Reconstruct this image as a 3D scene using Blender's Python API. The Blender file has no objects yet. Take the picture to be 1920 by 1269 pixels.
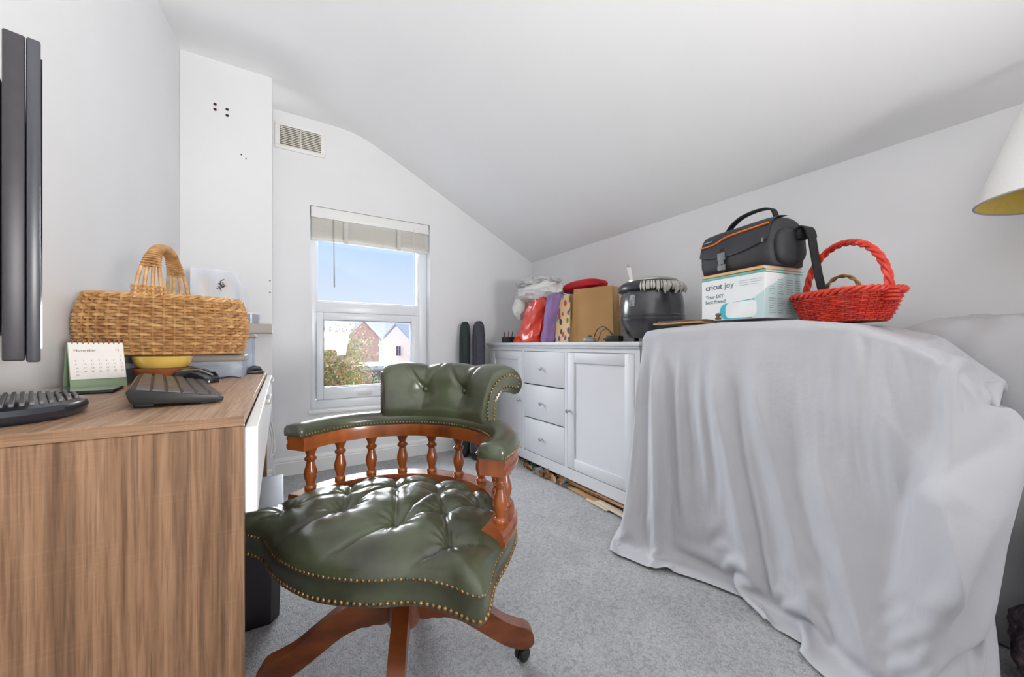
import bpy, bmesh, math, random
import numpy as np
from mathutils import Vector, Matrix, noise

random.seed(7)
scn = bpy.context.scene
COL = scn.collection
PI = math.pi

# ------------------------------------------------------------------ camera
cam_d = bpy.data.cameras.new('camera')
cam_d.sensor_width = 36.0
cam_d.lens = 36.0 * 710.0 / 1920.0
cam_d.shift_y = 0.006
cam_d.clip_start = 0.02
cam_d.clip_end = 500
cam = bpy.data.objects.new('camera', cam_d)
cam.location = (0, 0, 0.88)
cam.rotation_euler = (math.radians(90), 0, math.radians(-31.5))
COL.objects.link(cam)
scn.camera = cam

# ------------------------------------------------------------------ sky
world = bpy.data.worlds.new('world')
scn.world = world
world.use_nodes = True
nt = world.node_tree
nt.nodes.clear()
w_out = nt.nodes.new('ShaderNodeOutputWorld')
w_bg = nt.nodes.new('ShaderNodeBackground')
w_tc = nt.nodes.new('ShaderNodeTexCoord')
w_sep = nt.nodes.new('ShaderNodeSeparateXYZ')
w_ramp = nt.nodes.new('ShaderNodeValToRGB')
nt.links.new(w_tc.outputs['Generated'], w_sep.inputs[0])
nt.links.new(w_sep.outputs['Z'], w_ramp.inputs[0])
nt.links.new(w_ramp.outputs[0], w_bg.inputs[0])
nt.links.new(w_bg.outputs[0], w_out.inputs[0])
e = w_ramp.color_ramp.elements
e[0].position = 0.0; e[0].color = (0.80, 0.83, 0.88, 1)
e[1].position = 1.0; e[1].color = (0.30, 0.50, 0.88, 1)
m1 = e.new(0.07); m1.color = (0.74, 0.79, 0.87, 1)
m2 = e.new(0.26); m2.color = (0.48, 0.65, 0.90, 1)
w_bg.inputs[1].default_value = 1.04

# ------------------------------------------------------------------ lights
def aimed(o, target):
    o.rotation_euler = (Vector(target) - o.location).to_track_quat('-Z', 'Y').to_euler()
def area_light(name, loc, rot, sx, sy, power, color=(1, 1, 1)):
    d = bpy.data.lights.new(name, 'AREA')
    d.shape = 'RECTANGLE'; d.size = sx; d.size_y = sy
    d.energy = power; d.color = color
    o = bpy.data.objects.new(name, d)
    o.location = loc; o.rotation_euler = rot
    COL.objects.link(o)
    return o
def aimed(o, target):
    o.rotation_euler = (Vector(target) - o.location).to_track_quat('-Z', 'Y').to_euler()
# unseen fill added before the solid rear wall, to brighten the left wall
aimed(area_light('rear_fill_light', (1.45, -2.60, 1.05), (0, 0, 0), 1.1, 1.1, 12, (0.97, 0.985, 1.0)), (-0.47, 1.6, 1.75))
# second added fill, out of view behind the camera, aimed up to lift the ceiling
up_ = area_light('ceiling_fill_light', (0.85, -1.60, 0.90), (0, 0, 0), 0.5, 0.5, 31, (1.0, 0.985, 0.965))
up_.data.spread = math.radians(105)
aimed(up_, (-0.10, 0.50, 2.40))
# hazy sun outdoors: broad and soft, it comes in by the window
sd = bpy.data.lights.new('sun', 'SUN'); sd.energy = 19.0; sd.angle = math.radians(70); sd.color = (0.97, 0.985, 1.0)
so = bpy.data.objects.new('sun', sd); COL.objects.link(so); so.location = (0, 8, 8)
so.rotation_euler = Vector((0.12, -1.0, -0.62)).to_track_quat('-Z', 'Y').to_euler()

vs = scn.view_settings
vs.view_transform = 'Standard'; vs.look = 'None'; vs.gamma = 1.0; vs.use_curve_mapping = False
vs.exposure = 0.27

# ------------------------------------------------------------------ helpers: colour and materials
def lin(c):
    return tuple(((v / 255.0) / 12.92 if v / 255.0 <= 0.04045 else ((v / 255.0 + 0.055) / 1.055) ** 2.4) for v in c[:3])

MATS = {}
def mat(name, rgb, rough=0.5, var=0.10, scale=8.0, bump=0.0, bscale=120.0, metal=0.0, spec=0.5, coat=0.0,
        stretch=(1, 1, 1), sheen=0.0, detail=4.0, bdist=0.004, rgb2=None, coords='Object', rvar=0.0):
    if name in MATS:
        return MATS[name]
    m = bpy.data.materials.new(name); m.use_nodes = True
    t = m.node_tree; n = t.nodes; l = t.links
    b = n['Principled BSDF']
    c1 = lin(rgb); c2 = lin(rgb2) if rgb2 else tuple(v * (1 - 2 * var) for v in c1)
    tc = n.new('ShaderNodeTexCoord'); mp = n.new('ShaderNodeMapping')
    mp.inputs['Scale'].default_value = stretch
    l.new(tc.outputs[coords], mp.inputs[0])
    ns = n.new('ShaderNodeTexNoise'); ns.inputs['Scale'].default_value = scale; ns.inputs['Detail'].default_value = detail
    l.new(mp.outputs[0], ns.inputs['Vector'])
    rp = n.new('ShaderNodeValToRGB')
    rp.color_ramp.elements[0].position = 0.32; rp.color_ramp.elements[0].color = (*c2, 1)
    rp.color_ramp.elements[1].position = 0.68; rp.color_ramp.elements[1].color = (*c1, 1)
    l.new(ns.outputs['Fac'], rp.inputs[0]); l.new(rp.outputs[0], b.inputs['Base Color'])
    b.inputs['Roughness'].default_value = rough
    b.inputs['Metallic'].default_value = metal
    b.inputs['Specular IOR Level'].default_value = spec
    b.inputs['Coat Weight'].default_value = coat
    b.inputs['Coat Roughness'].default_value = 0.15
    if sheen:
        b.inputs['Sheen Weight'].default_value = sheen
    if bump > 0:
        nb = n.new('ShaderNodeTexNoise'); nb.inputs['Scale'].default_value = bscale; nb.inputs['Detail'].default_value = 5
        l.new(mp.outputs[0], nb.inputs['Vector'])
        bp = n.new('ShaderNodeBump'); bp.inputs['Strength'].default_value = bump; bp.inputs['Distance'].default_value = bdist
        l.new(nb.outputs['Fac'], bp.inputs['Height']); l.new(bp.outputs[0], b.inputs['Normal'])
    MATS[name] = m
    return m

def glassy(name, rgb, gloss=0.07, rough=0.02, milk=0.0):
    """thin clear sheet: mostly see-through, with a weak mirror and, for plastic, some milkiness"""
    if name in MATS:
        return MATS[name]
    m = bpy.data.materials.new(name); m.use_nodes = True
    t = m.node_tree; n = t.nodes; l = t.links
    n.clear()
    out = n.new('ShaderNodeOutputMaterial')
    tr = n.new('ShaderNodeBsdfTransparent'); tr.inputs[0].default_value = (*lin(rgb), 1)
    gl = n.new('ShaderNodeBsdfGlossy'); gl.inputs['Roughness'].default_value = rough
    ns = n.new('ShaderNodeTexNoise'); ns.inputs['Scale'].default_value = 6
    mr = n.new('ShaderNodeMapRange'); mr.inputs['To Min'].default_value = gloss * 0.7; mr.inputs['To Max'].default_value = gloss * 1.3
    l.new(ns.outputs['Fac'], mr.inputs['Value'])
    mx = n.new('ShaderNodeMixShader'); l.new(mr.outputs[0], mx.inputs[0]); l.new(tr.outputs[0], mx.inputs[1]); l.new(gl.outputs[0], mx.inputs[2])
    last = mx
    if milk:
        df = n.new('ShaderNodeBsdfDiffuse'); df.inputs[0].default_value = (*lin(rgb), 1)
        m2 = n.new('ShaderNodeMixShader'); m2.inputs[0].default_value = milk
        l.new(mx.outputs[0], m2.inputs[1]); l.new(df.outputs[0], m2.inputs[2]); last = m2
    l.new(last.outputs[0], out.inputs[0])
    MATS[name] = m
    return m

def oak(name, base, dark, light, axis, scale=1.0):
    """wood-effect board: long grain along one axis, fine pores, a few cross scratches"""
    m = bpy.data.materials.new(name); m.use_nodes = True
    t = m.node_tree; n = t.nodes; l = t.links; b = n['Principled BSDF']
    tc = n.new('ShaderNodeTexCoord')
    def stretched(s_along, s_across):
        mp = n.new('ShaderNodeMapping'); s = [s_across] * 3; s[axis] = s_along
        mp.inputs['Scale'].default_value = s; l.new(tc.outputs['Object'], mp.inputs[0]); return mp
    mpa = stretched(2.4 * scale, 85 * scale); na = n.new('ShaderNodeTexNoise'); na.inputs['Scale'].default_value = 1.0
    na.inputs['Detail'].default_value = 6; na.inputs['Distortion'].default_value = 0.7; l.new(mpa.outputs[0], na.inputs['Vector'])
    mpb = stretched(14 * scale, 420 * scale); nb = n.new('ShaderNodeTexNoise'); nb.inputs['Scale'].default_value = 1.0
    nb.inputs['Detail'].default_value = 4; l.new(mpb.outputs[0], nb.inputs['Vector'])
    mpc = stretched(300 * scale, 6 * scale); nc = n.new('ShaderNodeTexNoise'); nc.inputs['Scale'].default_value = 1.0
    l.new(mpc.outputs[0], nc.inputs['Vector'])
    ra = n.new('ShaderNodeValToRGB')
    ra.color_ramp.elements[0].position = 0.30; ra.color_ramp.elements[0].color = (*lin(dark), 1)
    ra.color_ramp.elements[1].position = 0.72; ra.color_ramp.elements[1].color = (*lin(light), 1)
    mid = ra.color_ramp.elements.new(0.5); mid.color = (*lin(base), 1)
    l.new(na.outputs['Fac'], ra.inputs[0])
    rb = n.new('ShaderNodeValToRGB')
    rb.color_ramp.elements[0].position = 0.36; rb.color_ramp.elements[0].color = (0.62, 0.58, 0.54, 1)
    rb.color_ramp.elements[1].position = 0.56; rb.color_ramp.elements[1].color = (1, 1, 1, 1)
    l.new(nb.outputs['Fac'], rb.inputs[0])
    rc = n.new('ShaderNodeValToRGB')
    rc.color_ramp.elements[0].position = 0.34; rc.color_ramp.elements[0].color = (1.10, 1.10, 1.10, 1)
    rc.color_ramp.elements[1].position = 0.42; rc.color_ramp.elements[1].color = (1, 1, 1, 1)
    l.new(nc.outputs['Fac'], rc.inputs[0])
    mx = n.new('ShaderNodeMix'); mx.data_type = 'RGBA'; mx.blend_type = 'MULTIPLY'; mx.inputs[0].default_value = 0.75
    l.new(ra.outputs[0], mx.inputs[6]); l.new(rb.outputs[0], mx.inputs[7])
    my = n.new('ShaderNodeMix'); my.data_type = 'RGBA'; my.blend_type = 'MULTIPLY'; my.inputs[0].default_value = 0.8
    l.new(mx.outputs[2], my.inputs[6]); l.new(rc.outputs[0], my.inputs[7])
    l.new(my.outputs[2], b.inputs['Base Color'])
    b.inputs['Roughness'].default_value = 0.45
    bp = n.new('ShaderNodeBump'); bp.inputs['Strength'].default_value = 0.15; bp.inputs['Distance'].default_value = 0.001
    l.new(nb.outputs['Fac'], bp.inputs['Height']); l.new(bp.outputs[0], b.inputs['Normal'])
    MATS[name] = m
    return m

# ------------------------------------------------------------------ helpers: geometry
def new_bm():
    return bmesh.new()

def box(bm, x0, x1, y0, y1, z0, z1, b=0.0, seg=2, mtx=None):
    r = bmesh.ops.create_cube(bm, size=1.0)
    vs_ = r['verts']
    for v in vs_:
        v.co = Vector(((x0 + x1) / 2 + v.co.x * (x1 - x0), (y0 + y1) / 2 + v.co.y * (y1 - y0), (z0 + z1) / 2 + v.co.z * (z1 - z0)))
    if mtx is not None:
        for v in vs_:
            v.co = mtx @ v.co
    if b > 0:
        ed = list({ed_ for v in vs_ for ed_ in v.link_edges})
        bmesh.ops.bevel(bm, geom=ed, offset=b, offset_type='OFFSET', segments=seg, profile=0.5, affect='EDGES', clamp_overlap=True)
    return bm

def grid(bm, pts, closed_u=False, closed_v=False, cap=False):
    """pts[i][j] -> quads"""
    nu = len(pts); nv = len(pts[0])
    vv = [[bm.verts.new(p) for p in row] for row in pts]
    for i in range(nu if closed_u else nu - 1):
        for j in range(nv if closed_v else nv - 1):
            a = vv[i][j]; b_ = vv[(i + 1) % nu][j]; c = vv[(i + 1) % nu][(j + 1) % nv]; d = vv[i][(j + 1) % nv]
            try:
                bm.faces.new((a, b_, c, d))
            except ValueError:
                pass
    if cap and closed_v:
        for row in (vv[0], vv[-1]):
            try:
                bm.faces.new(row)
            except ValueError:
                pass
    return vv

def lathe(bm, prof, n=32, c=(0, 0, 0), mtx=None, sx=1.0, sy=1.0):
    rows = []
    for r, z in prof:
        row = []
        for k in range(n):
            a = 2 * PI * k / n
            p = Vector((c[0] + r * sx * math.cos(a), c[1] + r * sy * math.sin(a), c[2] + z))
            row.append(mtx @ p if mtx is not None else p)
        rows.append(row)
    grid(bm, rows, closed_v=True, cap=True)

def frames(path, closed=False):
    P = [Vector(p) for p in path]; n = len(P); T = []
    for i in range(n):
        if closed:
            t = P[(i + 1) % n] - P[i - 1]
        else:
            t = P[min(i + 1, n - 1)] - P[max(i - 1, 0)]
        if t.length < 1e-9:
            t = Vector((0, 0, 1))
        T.append(t.normalized())
    up = Vector((0, 0, 1)) if abs(T[0].z) < 0.9 else Vector((1, 0, 0))
    N = [(up - T[0] * up.dot(T[0])).normalized()]
    for i in range(1, n):
        v = N[-1] - T[i] * N[-1].dot(T[i])
        N.append(v.normalized() if v.length > 1e-6 else N[-1])
    return P, T, N

def tube(bm, path, r, n=8, closed=False, flat=1.0):
    P, T, N = frames(path, closed)
    rows = []
    for i, p in enumerate(P):
        rr = r[i] if isinstance(r, (list, tuple)) else r
        B = T[i].cross(N[i])
        rows.append([p + (N[i] * math.cos(2 * PI * k / n) * flat + B * math.sin(2 * PI * k / n)) * rr for k in range(n)])
    grid(bm, rows, closed_u=closed, closed_v=True, cap=not closed)

def ribbon(bm, path, width_dir, w, th):
    """flat strap along a path; width along width_dir"""
    P, T, N = frames(path)
    W = Vector(width_dir).normalized()
    rows = []
    for i, p in enumerate(P):
        nn = T[i].cross(W)
        nn = nn.normalized() if nn.length > 1e-6 else N[i]
        ww = w[i] if isinstance(w, (list, tuple)) else w
        rows.append([p + W * ww / 2 + nn * th / 2, p - W * ww / 2 + nn * th / 2, p - W * ww / 2 - nn * th / 2, p + W * ww / 2 - nn * th / 2])
    grid(bm, rows, closed_v=True, cap=True)

def prism(bm, outline, h0, h1, axis='z', mtx=None, b=0.0):
    """outline: list of 2-D points; extruded along axis from h0 to h1"""
    def p3(p, h):
        q = {'z': (p[0], p[1], h), 'y': (p[0], h, p[1]), 'x': (h, p[0], p[1])}[axis]
        q = Vector(q)
        return mtx @ q if mtx is not None else q
    a = [bm.verts.new(p3(p, h0)) for p in outline]; c = [bm.verts.new(p3(p, h1)) for p in outline]
    n = len(outline); fs = []
    fs.append(bm.faces.new(a)); fs.append(bm.faces.new(list(reversed(c))))
    for i in range(n):
        fs.append(bm.faces.new((a[i], c[i], c[(i + 1) % n], a[(i + 1) % n])))
    if b > 0:
        ed = list(fs[0].edges) + list(fs[1].edges)
        bmesh.ops.bevel(bm, geom=ed, offset=b, offset_type='OFFSET', segments=2, profile=0.5, affect='EDGES', clamp_overlap=True)

def sweep(bm, path2, prof, cap=True):
    """path2: planar (x, y) path; prof: closed list of (outward offset, z); outward = right of travel"""
    n = len(path2); rows = []
    for i in range(n):
        a = path2[max(i - 1, 0)]; c = path2[min(i + 1, n - 1)]
        tx, ty = c[0] - a[0], c[1] - a[1]; L = math.hypot(tx, ty); nx, ny = ty / L, -tx / L
        rows.append([(path2[i][0] + nx * o, path2[i][1] + ny * o, z) for o, z in prof])
    grid(bm, rows, closed_v=True, cap=cap)

def sphere(bm, c, r, u=12, v=8, sc=(1, 1, 1)):
    m = Matrix.Translation(c) @ Matrix.Diagonal((sc[0], sc[1], sc[2], 1))
    bmesh.ops.create_uvsphere(bm, u_segments=u, v_segments=v, radius=r, matrix=m)

def build(name, bm, material, parent=None, smooth=True, angle=38, subsurf=0):
    bmesh.ops.recalc_face_normals(bm, faces=bm.faces[:])
    me = bpy.data.meshes.new(name)
    bm.to_mesh(me); bm.free()
    if smooth:
        me.shade_smooth()
        if angle < 180:
            me.set_sharp_from_angle(angle=math.radians(angle))
    if isinstance(material, (list, tuple)):
        for m_ in material:
            me.materials.append(m_)
    else:
        me.materials.append(material)
    o = bpy.data.objects.new(name, me)
    COL.objects.link(o)
    if parent is not None:
        o.parent = parent
    if subsurf:
        md = o.modifiers.new('subsurf', 'SUBSURF'); md.levels = subsurf; md.render_levels = subsurf
    return o

def share(src, name, parent=None, loc=(0, 0, 0), rot=(0, 0, 0), scale=(1, 1, 1)):
    o = bpy.data.objects.new(name, src.data)
    COL.objects.link(o); o.location = loc; o.rotation_euler = rot; o.scale = scale
    if parent is not None:
        o.parent = parent
    return o

def tag(o, label, cat, group=None, kind=None):
    o['label'] = label; o['category'] = cat
    if group: o['group'] = group
    if kind: o['kind'] = kind
    return o

def thing(name, label, cat, loc=(0, 0, 0), rotz=0.0, group=None):
    o = bpy.data.objects.new(name, None)
    o.empty_display_size = 0.05
    COL.objects.link(o)
    o.location = loc; o.rotation_euler = (0, 0, rotz)
    return tag(o, label, cat, group)

def struct(o, label=None, cat=None):
    o['kind'] = 'structure'
    if label: o['label'] = label
    if cat: o['category'] = cat
    return o

def text_bm(s, size, mtx, bm=None, extrude=0.0004, align='LEFT'):
    cu = bpy.data.curves.new('lettering', 'FONT'); cu.body = s; cu.size = size; cu.extrude = extrude
    cu.align_x = align; cu.resolution_u = 3
    ob = bpy.data.objects.new('lettering', cu)
    me = bpy.data.meshes.new_from_object(ob)
    me.transform(mtx)
    bm = bm or bmesh.new()
    bm.from_mesh(me)
    bpy.data.objects.remove(ob); bpy.data.curves.remove(cu); bpy.data.meshes.remove(me)
    return bm

def face_mtx(origin, xdir, ydir):
    """matrix that lays local x/y onto a face; z points out of it"""
    x = Vector(xdir).normalized(); y = Vector(ydir).normalized(); z = x.cross(y)
    m = Matrix((x, y, z)).transposed().to_4x4(); m.translation = Vector(origin)
    return m

def smoothstep(a, b, x):
    t = min(1.0, max(0.0, (x - a) / (b - a))); return t * t * (3 - 2 * t)

def catmull(pts, per=8, closed=False):
    P = [Vector(p) for p in pts]; n = len(P); out = []
    rng = range(n) if closed else range(n - 1)
    for i in rng:
        if closed:
            p0, p1, p2, p3 = P[i - 1], P[i], P[(i + 1) % n], P[(i + 2) % n]
        else:
            p0, p1, p2, p3 = P[max(i - 1, 0)], P[i], P[i + 1], P[min(i + 2, n - 1)]
        for k in range(per):
            t = k / per
            out.append(0.5 * ((2 * p1) + (p2 - p0) * t + (2 * p0 - 5 * p1 + 4 * p2 - p3) * t * t + (3 * p1 - p0 - 3 * p2 + p3) * t ** 3))
    if not closed:
        out.append(P[-1])
    return out
# ================================================================== the setting
XL, XR, YB, YW, YC, XC = -0.475, 2.04, -3.00, 2.97, 2.75, -0.04
CEIL = 2.445
M_wall = mat('wall_paint', (236, 236, 237), rough=0.85, var=0.012, scale=3, bump=0.10, bscale=55, bdist=0.002)
M_ceil = mat('ceiling_paint', (248, 248, 248), rough=0.9, var=0.010, scale=2, bump=0.06, bscale=40, bdist=0.002)
M_gloss = mat('white_gloss_paint', (240, 240, 238), rough=0.35, var=0.01, scale=6)
M_upvc = mat('window_plastic', (238, 241, 245), rough=0.28, var=0.01, scale=5)
M_seal = mat('window_seal', (120, 124, 130), rough=0.6, var=0.05)
M_blind = mat('blind_slat', (232, 230, 224), rough=0.5, var=0.03, scale=30)
def translucent(name, rgb):
    m = bpy.data.materials.new(name); m.use_nodes = True
    t = m.node_tree; n = t.nodes; l = t.links; n.clear()
    out = n.new('ShaderNodeOutputMaterial'); df = n.new('ShaderNodeBsdfDiffuse'); tl = n.new('ShaderNodeBsdfTranslucent'); mx = n.new('ShaderNodeMixShader'); mx.inputs[0].default_value = 0.35
    ns = n.new('ShaderNodeTexNoise'); ns.inputs['Scale'].default_value = 30; rp = n.new('ShaderNodeValToRGB')
    rp.color_ramp.elements[0].color = (*lin(tuple(c * 0.96 for c in rgb)), 1); rp.color_ramp.elements[1].color = (*lin(rgb), 1)
    l.new(ns.outputs['Fac'], rp.inputs[0]); l.new(rp.outputs[0], df.inputs[0]); l.new(rp.outputs[0], tl.inputs[0])
    l.new(df.outputs[0], mx.inputs[1]); l.new(tl.outputs[0], mx.inputs[2]); l.new(mx.outputs[0], out.inputs[0])
    MATS[name] = m
    return m
M_slat = translucent('blind_slat_thin', (248, 246, 240))
M_pane = glassy('window_glass', (246, 248, 250), gloss=0.015)

def carpet():
    m = bpy.data.materials.new('carpet'); m.use_nodes = True
    t = m.node_tree; n = t.nodes; l = t.links; b = n['Principled BSDF']
    tc = n.new('ShaderNodeTexCoord')
    def nz(s, d=3, dist=0.0):
        q = n.new('ShaderNodeTexNoise'); q.inputs['Scale'].default_value = s; q.inputs['Detail'].default_value = d
        q.inputs['Distortion'].default_value = dist; l.new(tc.outputs['Object'], q.inputs['Vector']); return q
    a = nz(5, 4, 0.6); c = nz(70, 6, 1.5); f = nz(330, 4)
    ra = n.new('ShaderNodeValToRGB')
    ra.color_ramp.elements[0].position = 0.3; ra.color_ramp.elements[0].color = (*lin((214, 214, 216)), 1)
    ra.color_ramp.elements[1].position = 0.7; ra.color_ramp.elements[1].color = (*lin((236, 236, 237)), 1)
    l.new(a.outputs['Fac'], ra.inputs[0])
    rc = n.new('ShaderNodeValToRGB')
    rc.color_ramp.elements[0].position = 0.34; rc.color_ramp.elements[0].color = (0.52, 0.52, 0.54, 1)
    rc.color_ramp.elements[1].position = 0.58; rc.color_ramp.elements[1].color = (1, 1, 1, 1)
    l.new(c.outputs['Fac'], rc.inputs[0])
    rf = n.new('ShaderNodeValToRGB')
    rf.color_ramp.elements[0].position = 0.32; rf.color_ramp.elements[0].color = (0.55, 0.55, 0.56, 1)
    rf.color_ramp.elements[1].position = 0.62; rf.color_ramp.elements[1].color = (1, 1, 1, 1)
    l.new(f.outputs['Fac'], rf.inputs[0])
    m1_ = n.new('ShaderNodeMix'); m1_.data_type = 'RGBA'; m1_.blend_type = 'MULTIPLY'; m1_.inputs[0].default_value = 0.72
    l.new(ra.outputs[0], m1_.inputs[6]); l.new(rc.outputs[0], m1_.inputs[7])
    m2_ = n.new('ShaderNodeMix'); m2_.data_type = 'RGBA'; m2_.blend_type = 'MULTIPLY'; m2_.inputs[0].default_value = 0.6
    l.new(m1_.outputs[2], m2_.inputs[6]); l.new(rf.outputs[0], m2_.inputs[7])
    l.new(m2_.outputs[2], b.inputs['Base Color'])
    b.inputs['Roughness'].default_value = 0.95; b.inputs['Specular IOR Level'].default_value = 0.1
    b.inputs['Sheen Weight'].default_value = 0.2
    ad = n.new('ShaderNodeMath'); ad.operation = 'ADD'
    l.new(c.outputs['Fac'], ad.inputs[0]); l.new(f.outputs['Fac'], ad.inputs[1])
    bp = n.new('ShaderNodeBump'); bp.inputs['Strength'].default_value = 0.9; bp.inputs['Distance'].default_value = 0.012
    l.new(ad.outputs[0], bp.inputs['Height']); l.new(bp.outputs[0], b.inputs['Normal'])
    return m

# floor: a pile carpet, its surface gently uneven
bm = new_bm()
nx, ny = 130, 280
rows = []
for i in range(nx + 1):
    row = []
    for j in range(ny + 1):
        x = XL + (XR - XL) * i / nx; y = YB + (YW - YB) * j / ny
        row.append((x, y, 0.0022 * noise.noise((x * 45, y * 45, 3)) + 0.0012 * noise.noise((x * 11, y * 11, 0))))
    rows.append(row)
grid(bm, rows)
box(bm, XL, XR, YB, YW, -0.12, -0.006)
struct(build('floor', bm, carpet()), 'grey pile carpet covering the whole floor', 'floor')

# walls
bm = new_bm(); box(bm, XL - 0.12, XL, YB - 0.12, YW + 0.24, -0.12, 2.62)
struct(build('wall_left', bm, M_wall), 'white wall behind the oak desk', 'wall')
bm = new_bm(); box(bm, XR, XR + 0.12, YB - 0.12, YW + 0.24, -0.12, 1.72)
struct(build('wall_right', bm, M_wall), 'low white wall behind the sideboard', 'wall')
bm = new_bm(); box(bm, XL, XR, YB - 0.12, YB, -0.12, 2.62)
struct(build('wall_rear', bm, M_wall), 'white wall opposite the window', 'wall')
bm = new_bm(); box(bm, XL, XC, YC, YW, 0, 2.62, b=0.004)
wc = struct(build('wall_chimney', bm, M_wall), 'white chimney breast beside the window wall', 'wall')
# plugged screw holes and flecks on the chimney breast
M_hole = mat('wall_plug', (70, 44, 30), rough=0.9, var=0.3, scale=90)
for hx, hz in ((-0.318, 2.262), (-0.318, 2.232), (-0.262, 2.250), (-0.262, 2.215), (-0.195, 2.005), (-0.172, 1.985), (-0.052, 1.27), (-0.052, 1.20)):
    b2 = new_bm()
    r_ = 0.008 if hz > 2.1 else 0.004
    lathe(b2, [(r_ * 0.4, 0), (r_, 0.0004), (r_, 0.0015), (r_ * 0.6, 0.0015)], n=10, mtx=face_mtx((hx, YC - 0.0008, hz), (1, 0, 0), (0, 0, 1)))
    build('screw_hole', b2, M_hole, wc)

WX0, WX1, WZ0, WZ1 = 0.178, 1.036, 0.42, 1.848
bm = new_bm()
box(bm, XL, WX0, YW, YW + 0.24, -0.12, 2.62)
box(bm, WX1, XR, YW, YW + 0.24, -0.12, 2.62)
box(bm, WX0, WX1, YW, YW + 0.24, -0.12, WZ0)
box(bm, WX0, WX1, YW, YW + 0.24, WZ1, 2.62)
struct(build('wall_window', bm, M_wall, smooth=False), 'white end wall with the window and air vent', 'wall')

# ceiling: flat strip, then the slope down to the low right wall; slightly uneven by the chimney breast
def ceil_z(x, y):
    s = (x - 0.48) / 0.06
    sp = 0.06 * (math.log1p(math.exp(s)) if s < 30 else s)
    lift = 0.07 * smoothstep(2.25, 2.72, y) * (1 - smoothstep(2.76, 2.96, y)) * (1 - smoothstep(-0.06, 0.35, x))
    return CEIL - 0.506 * sp + lift + 0.004 * noise.noise((x * 1.7, y * 1.3, 1.0))
bm = new_bm()
xs = [XL + (0.2 - XL) * i / 14 for i in range(14)] + [0.2 + 0.6 * i / 24 for i in range(24)] + [0.8 + (XR + 0.02 - 0.8) * i / 12 for i in range(13)]
ys = [YB + (2.2 - YB) * j / 16 for j in range(16)] + [2.2 + (YW - 2.2) * j / 26 for j in range(27)]
low = [[(x, y, ceil_z(x, y)) for y in ys] for x in xs]
top = [[(x, y, ceil_z(x, y) + 0.1) for y in ys] for x in xs]
grid(bm, low); grid(bm, top)
struct(build('ceiling', bm, M_ceil, angle=60), 'white ceiling sloping down to the low wall', 'ceiling')

def skirting(name, path, label):
    b_ = new_bm()
    prof = [(0, 0), (0.018, 0), (0.018, 0.085), (0.014, 0.092), (0.016, 0.098), (0.012, 0.112), (0.005, 0.120), (0, 0.120)]
    sweep(b_, path, prof)
    return struct(build(name, b_, M_gloss, angle=25), label, 'baseboard')
skirting('baseboard_window', [(XC + 0.0, YW), (0.7, YW), (XR, YW)], 'white painted baseboard under the window')
skirting('baseboard_chimney', [(XL, YC), (-0.2, YC), (XC + 0.01, YC)], 'white painted baseboard on the chimney breast front')
skirting('baseboard_chimney_side', [(XC, YC - 0.018), (XC, 2.85), (XC, YW - 0.018)], 'short white baseboard on the chimney breast side')
skirting('baseboard_right', [(XR, YW), (XR, 1.0), (XR, YB)], 'white painted baseboard behind the sideboard')
skirting('baseboard_left', [(XL, YB), (XL, 1.0), (XL, YC)], 'white painted baseboard behind the desk')

# ------------------------------------------------------------------ window
win = bpy.data.objects.new('window_1', None); COL.objects.link(win); win.location = (0, YW, 0)
struct(win, 'white plastic window with a tilting lower sash', 'window')
FY0, FY1 = 0.075, 0.145          # frame depth, behind the wall face
bm = new_bm()                     # outer frame with transom
box(bm, WX0, WX0 + 0.042, FY0, FY1, WZ0, WZ1, 0.004); box(bm, WX1 - 0.062, WX1, FY0, FY1, WZ0, WZ1, 0.004)
box(bm, WX0 + 0.04, WX1 - 0.06, FY0, FY1, WZ1 - 0.06, WZ1, 0.004); box(bm, WX0 + 0.04, WX1 - 0.06, FY0, FY1, WZ0, WZ0 + 0.062, 0.004)
box(bm, WX0 + 0.04, WX1 - 0.06, FY0, FY1, 1.115, 1.188, 0.004)
build('window_frame', bm, M_upvc, win)
bm = new_bm()                     # glazing bead of the upper light
for (a, b_, c, d) in ((WX0 + 0.042, WX0 + 0.056, 1.188, 1.79), (WX1 - 0.076, WX1 - 0.062, 1.188, 1.79), (WX0 + 0.056, WX1 - 0.076, 1.188, 1.200), (WX0 + 0.056, WX1 - 0.076, 1.776, 1.79)):
    box(bm, a, b_, FY0 + 0.012, FY1 - 0.01, c, d, 0.003)
build('glazing_bead', bm, M_upvc, win)
bm = new_bm(); box(bm, WX0 + 0.045, WX1 - 0.065, 0.108, 0.112, 1.19, 1.786); build('pane', bm, M_pane, win, smooth=False)
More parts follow.
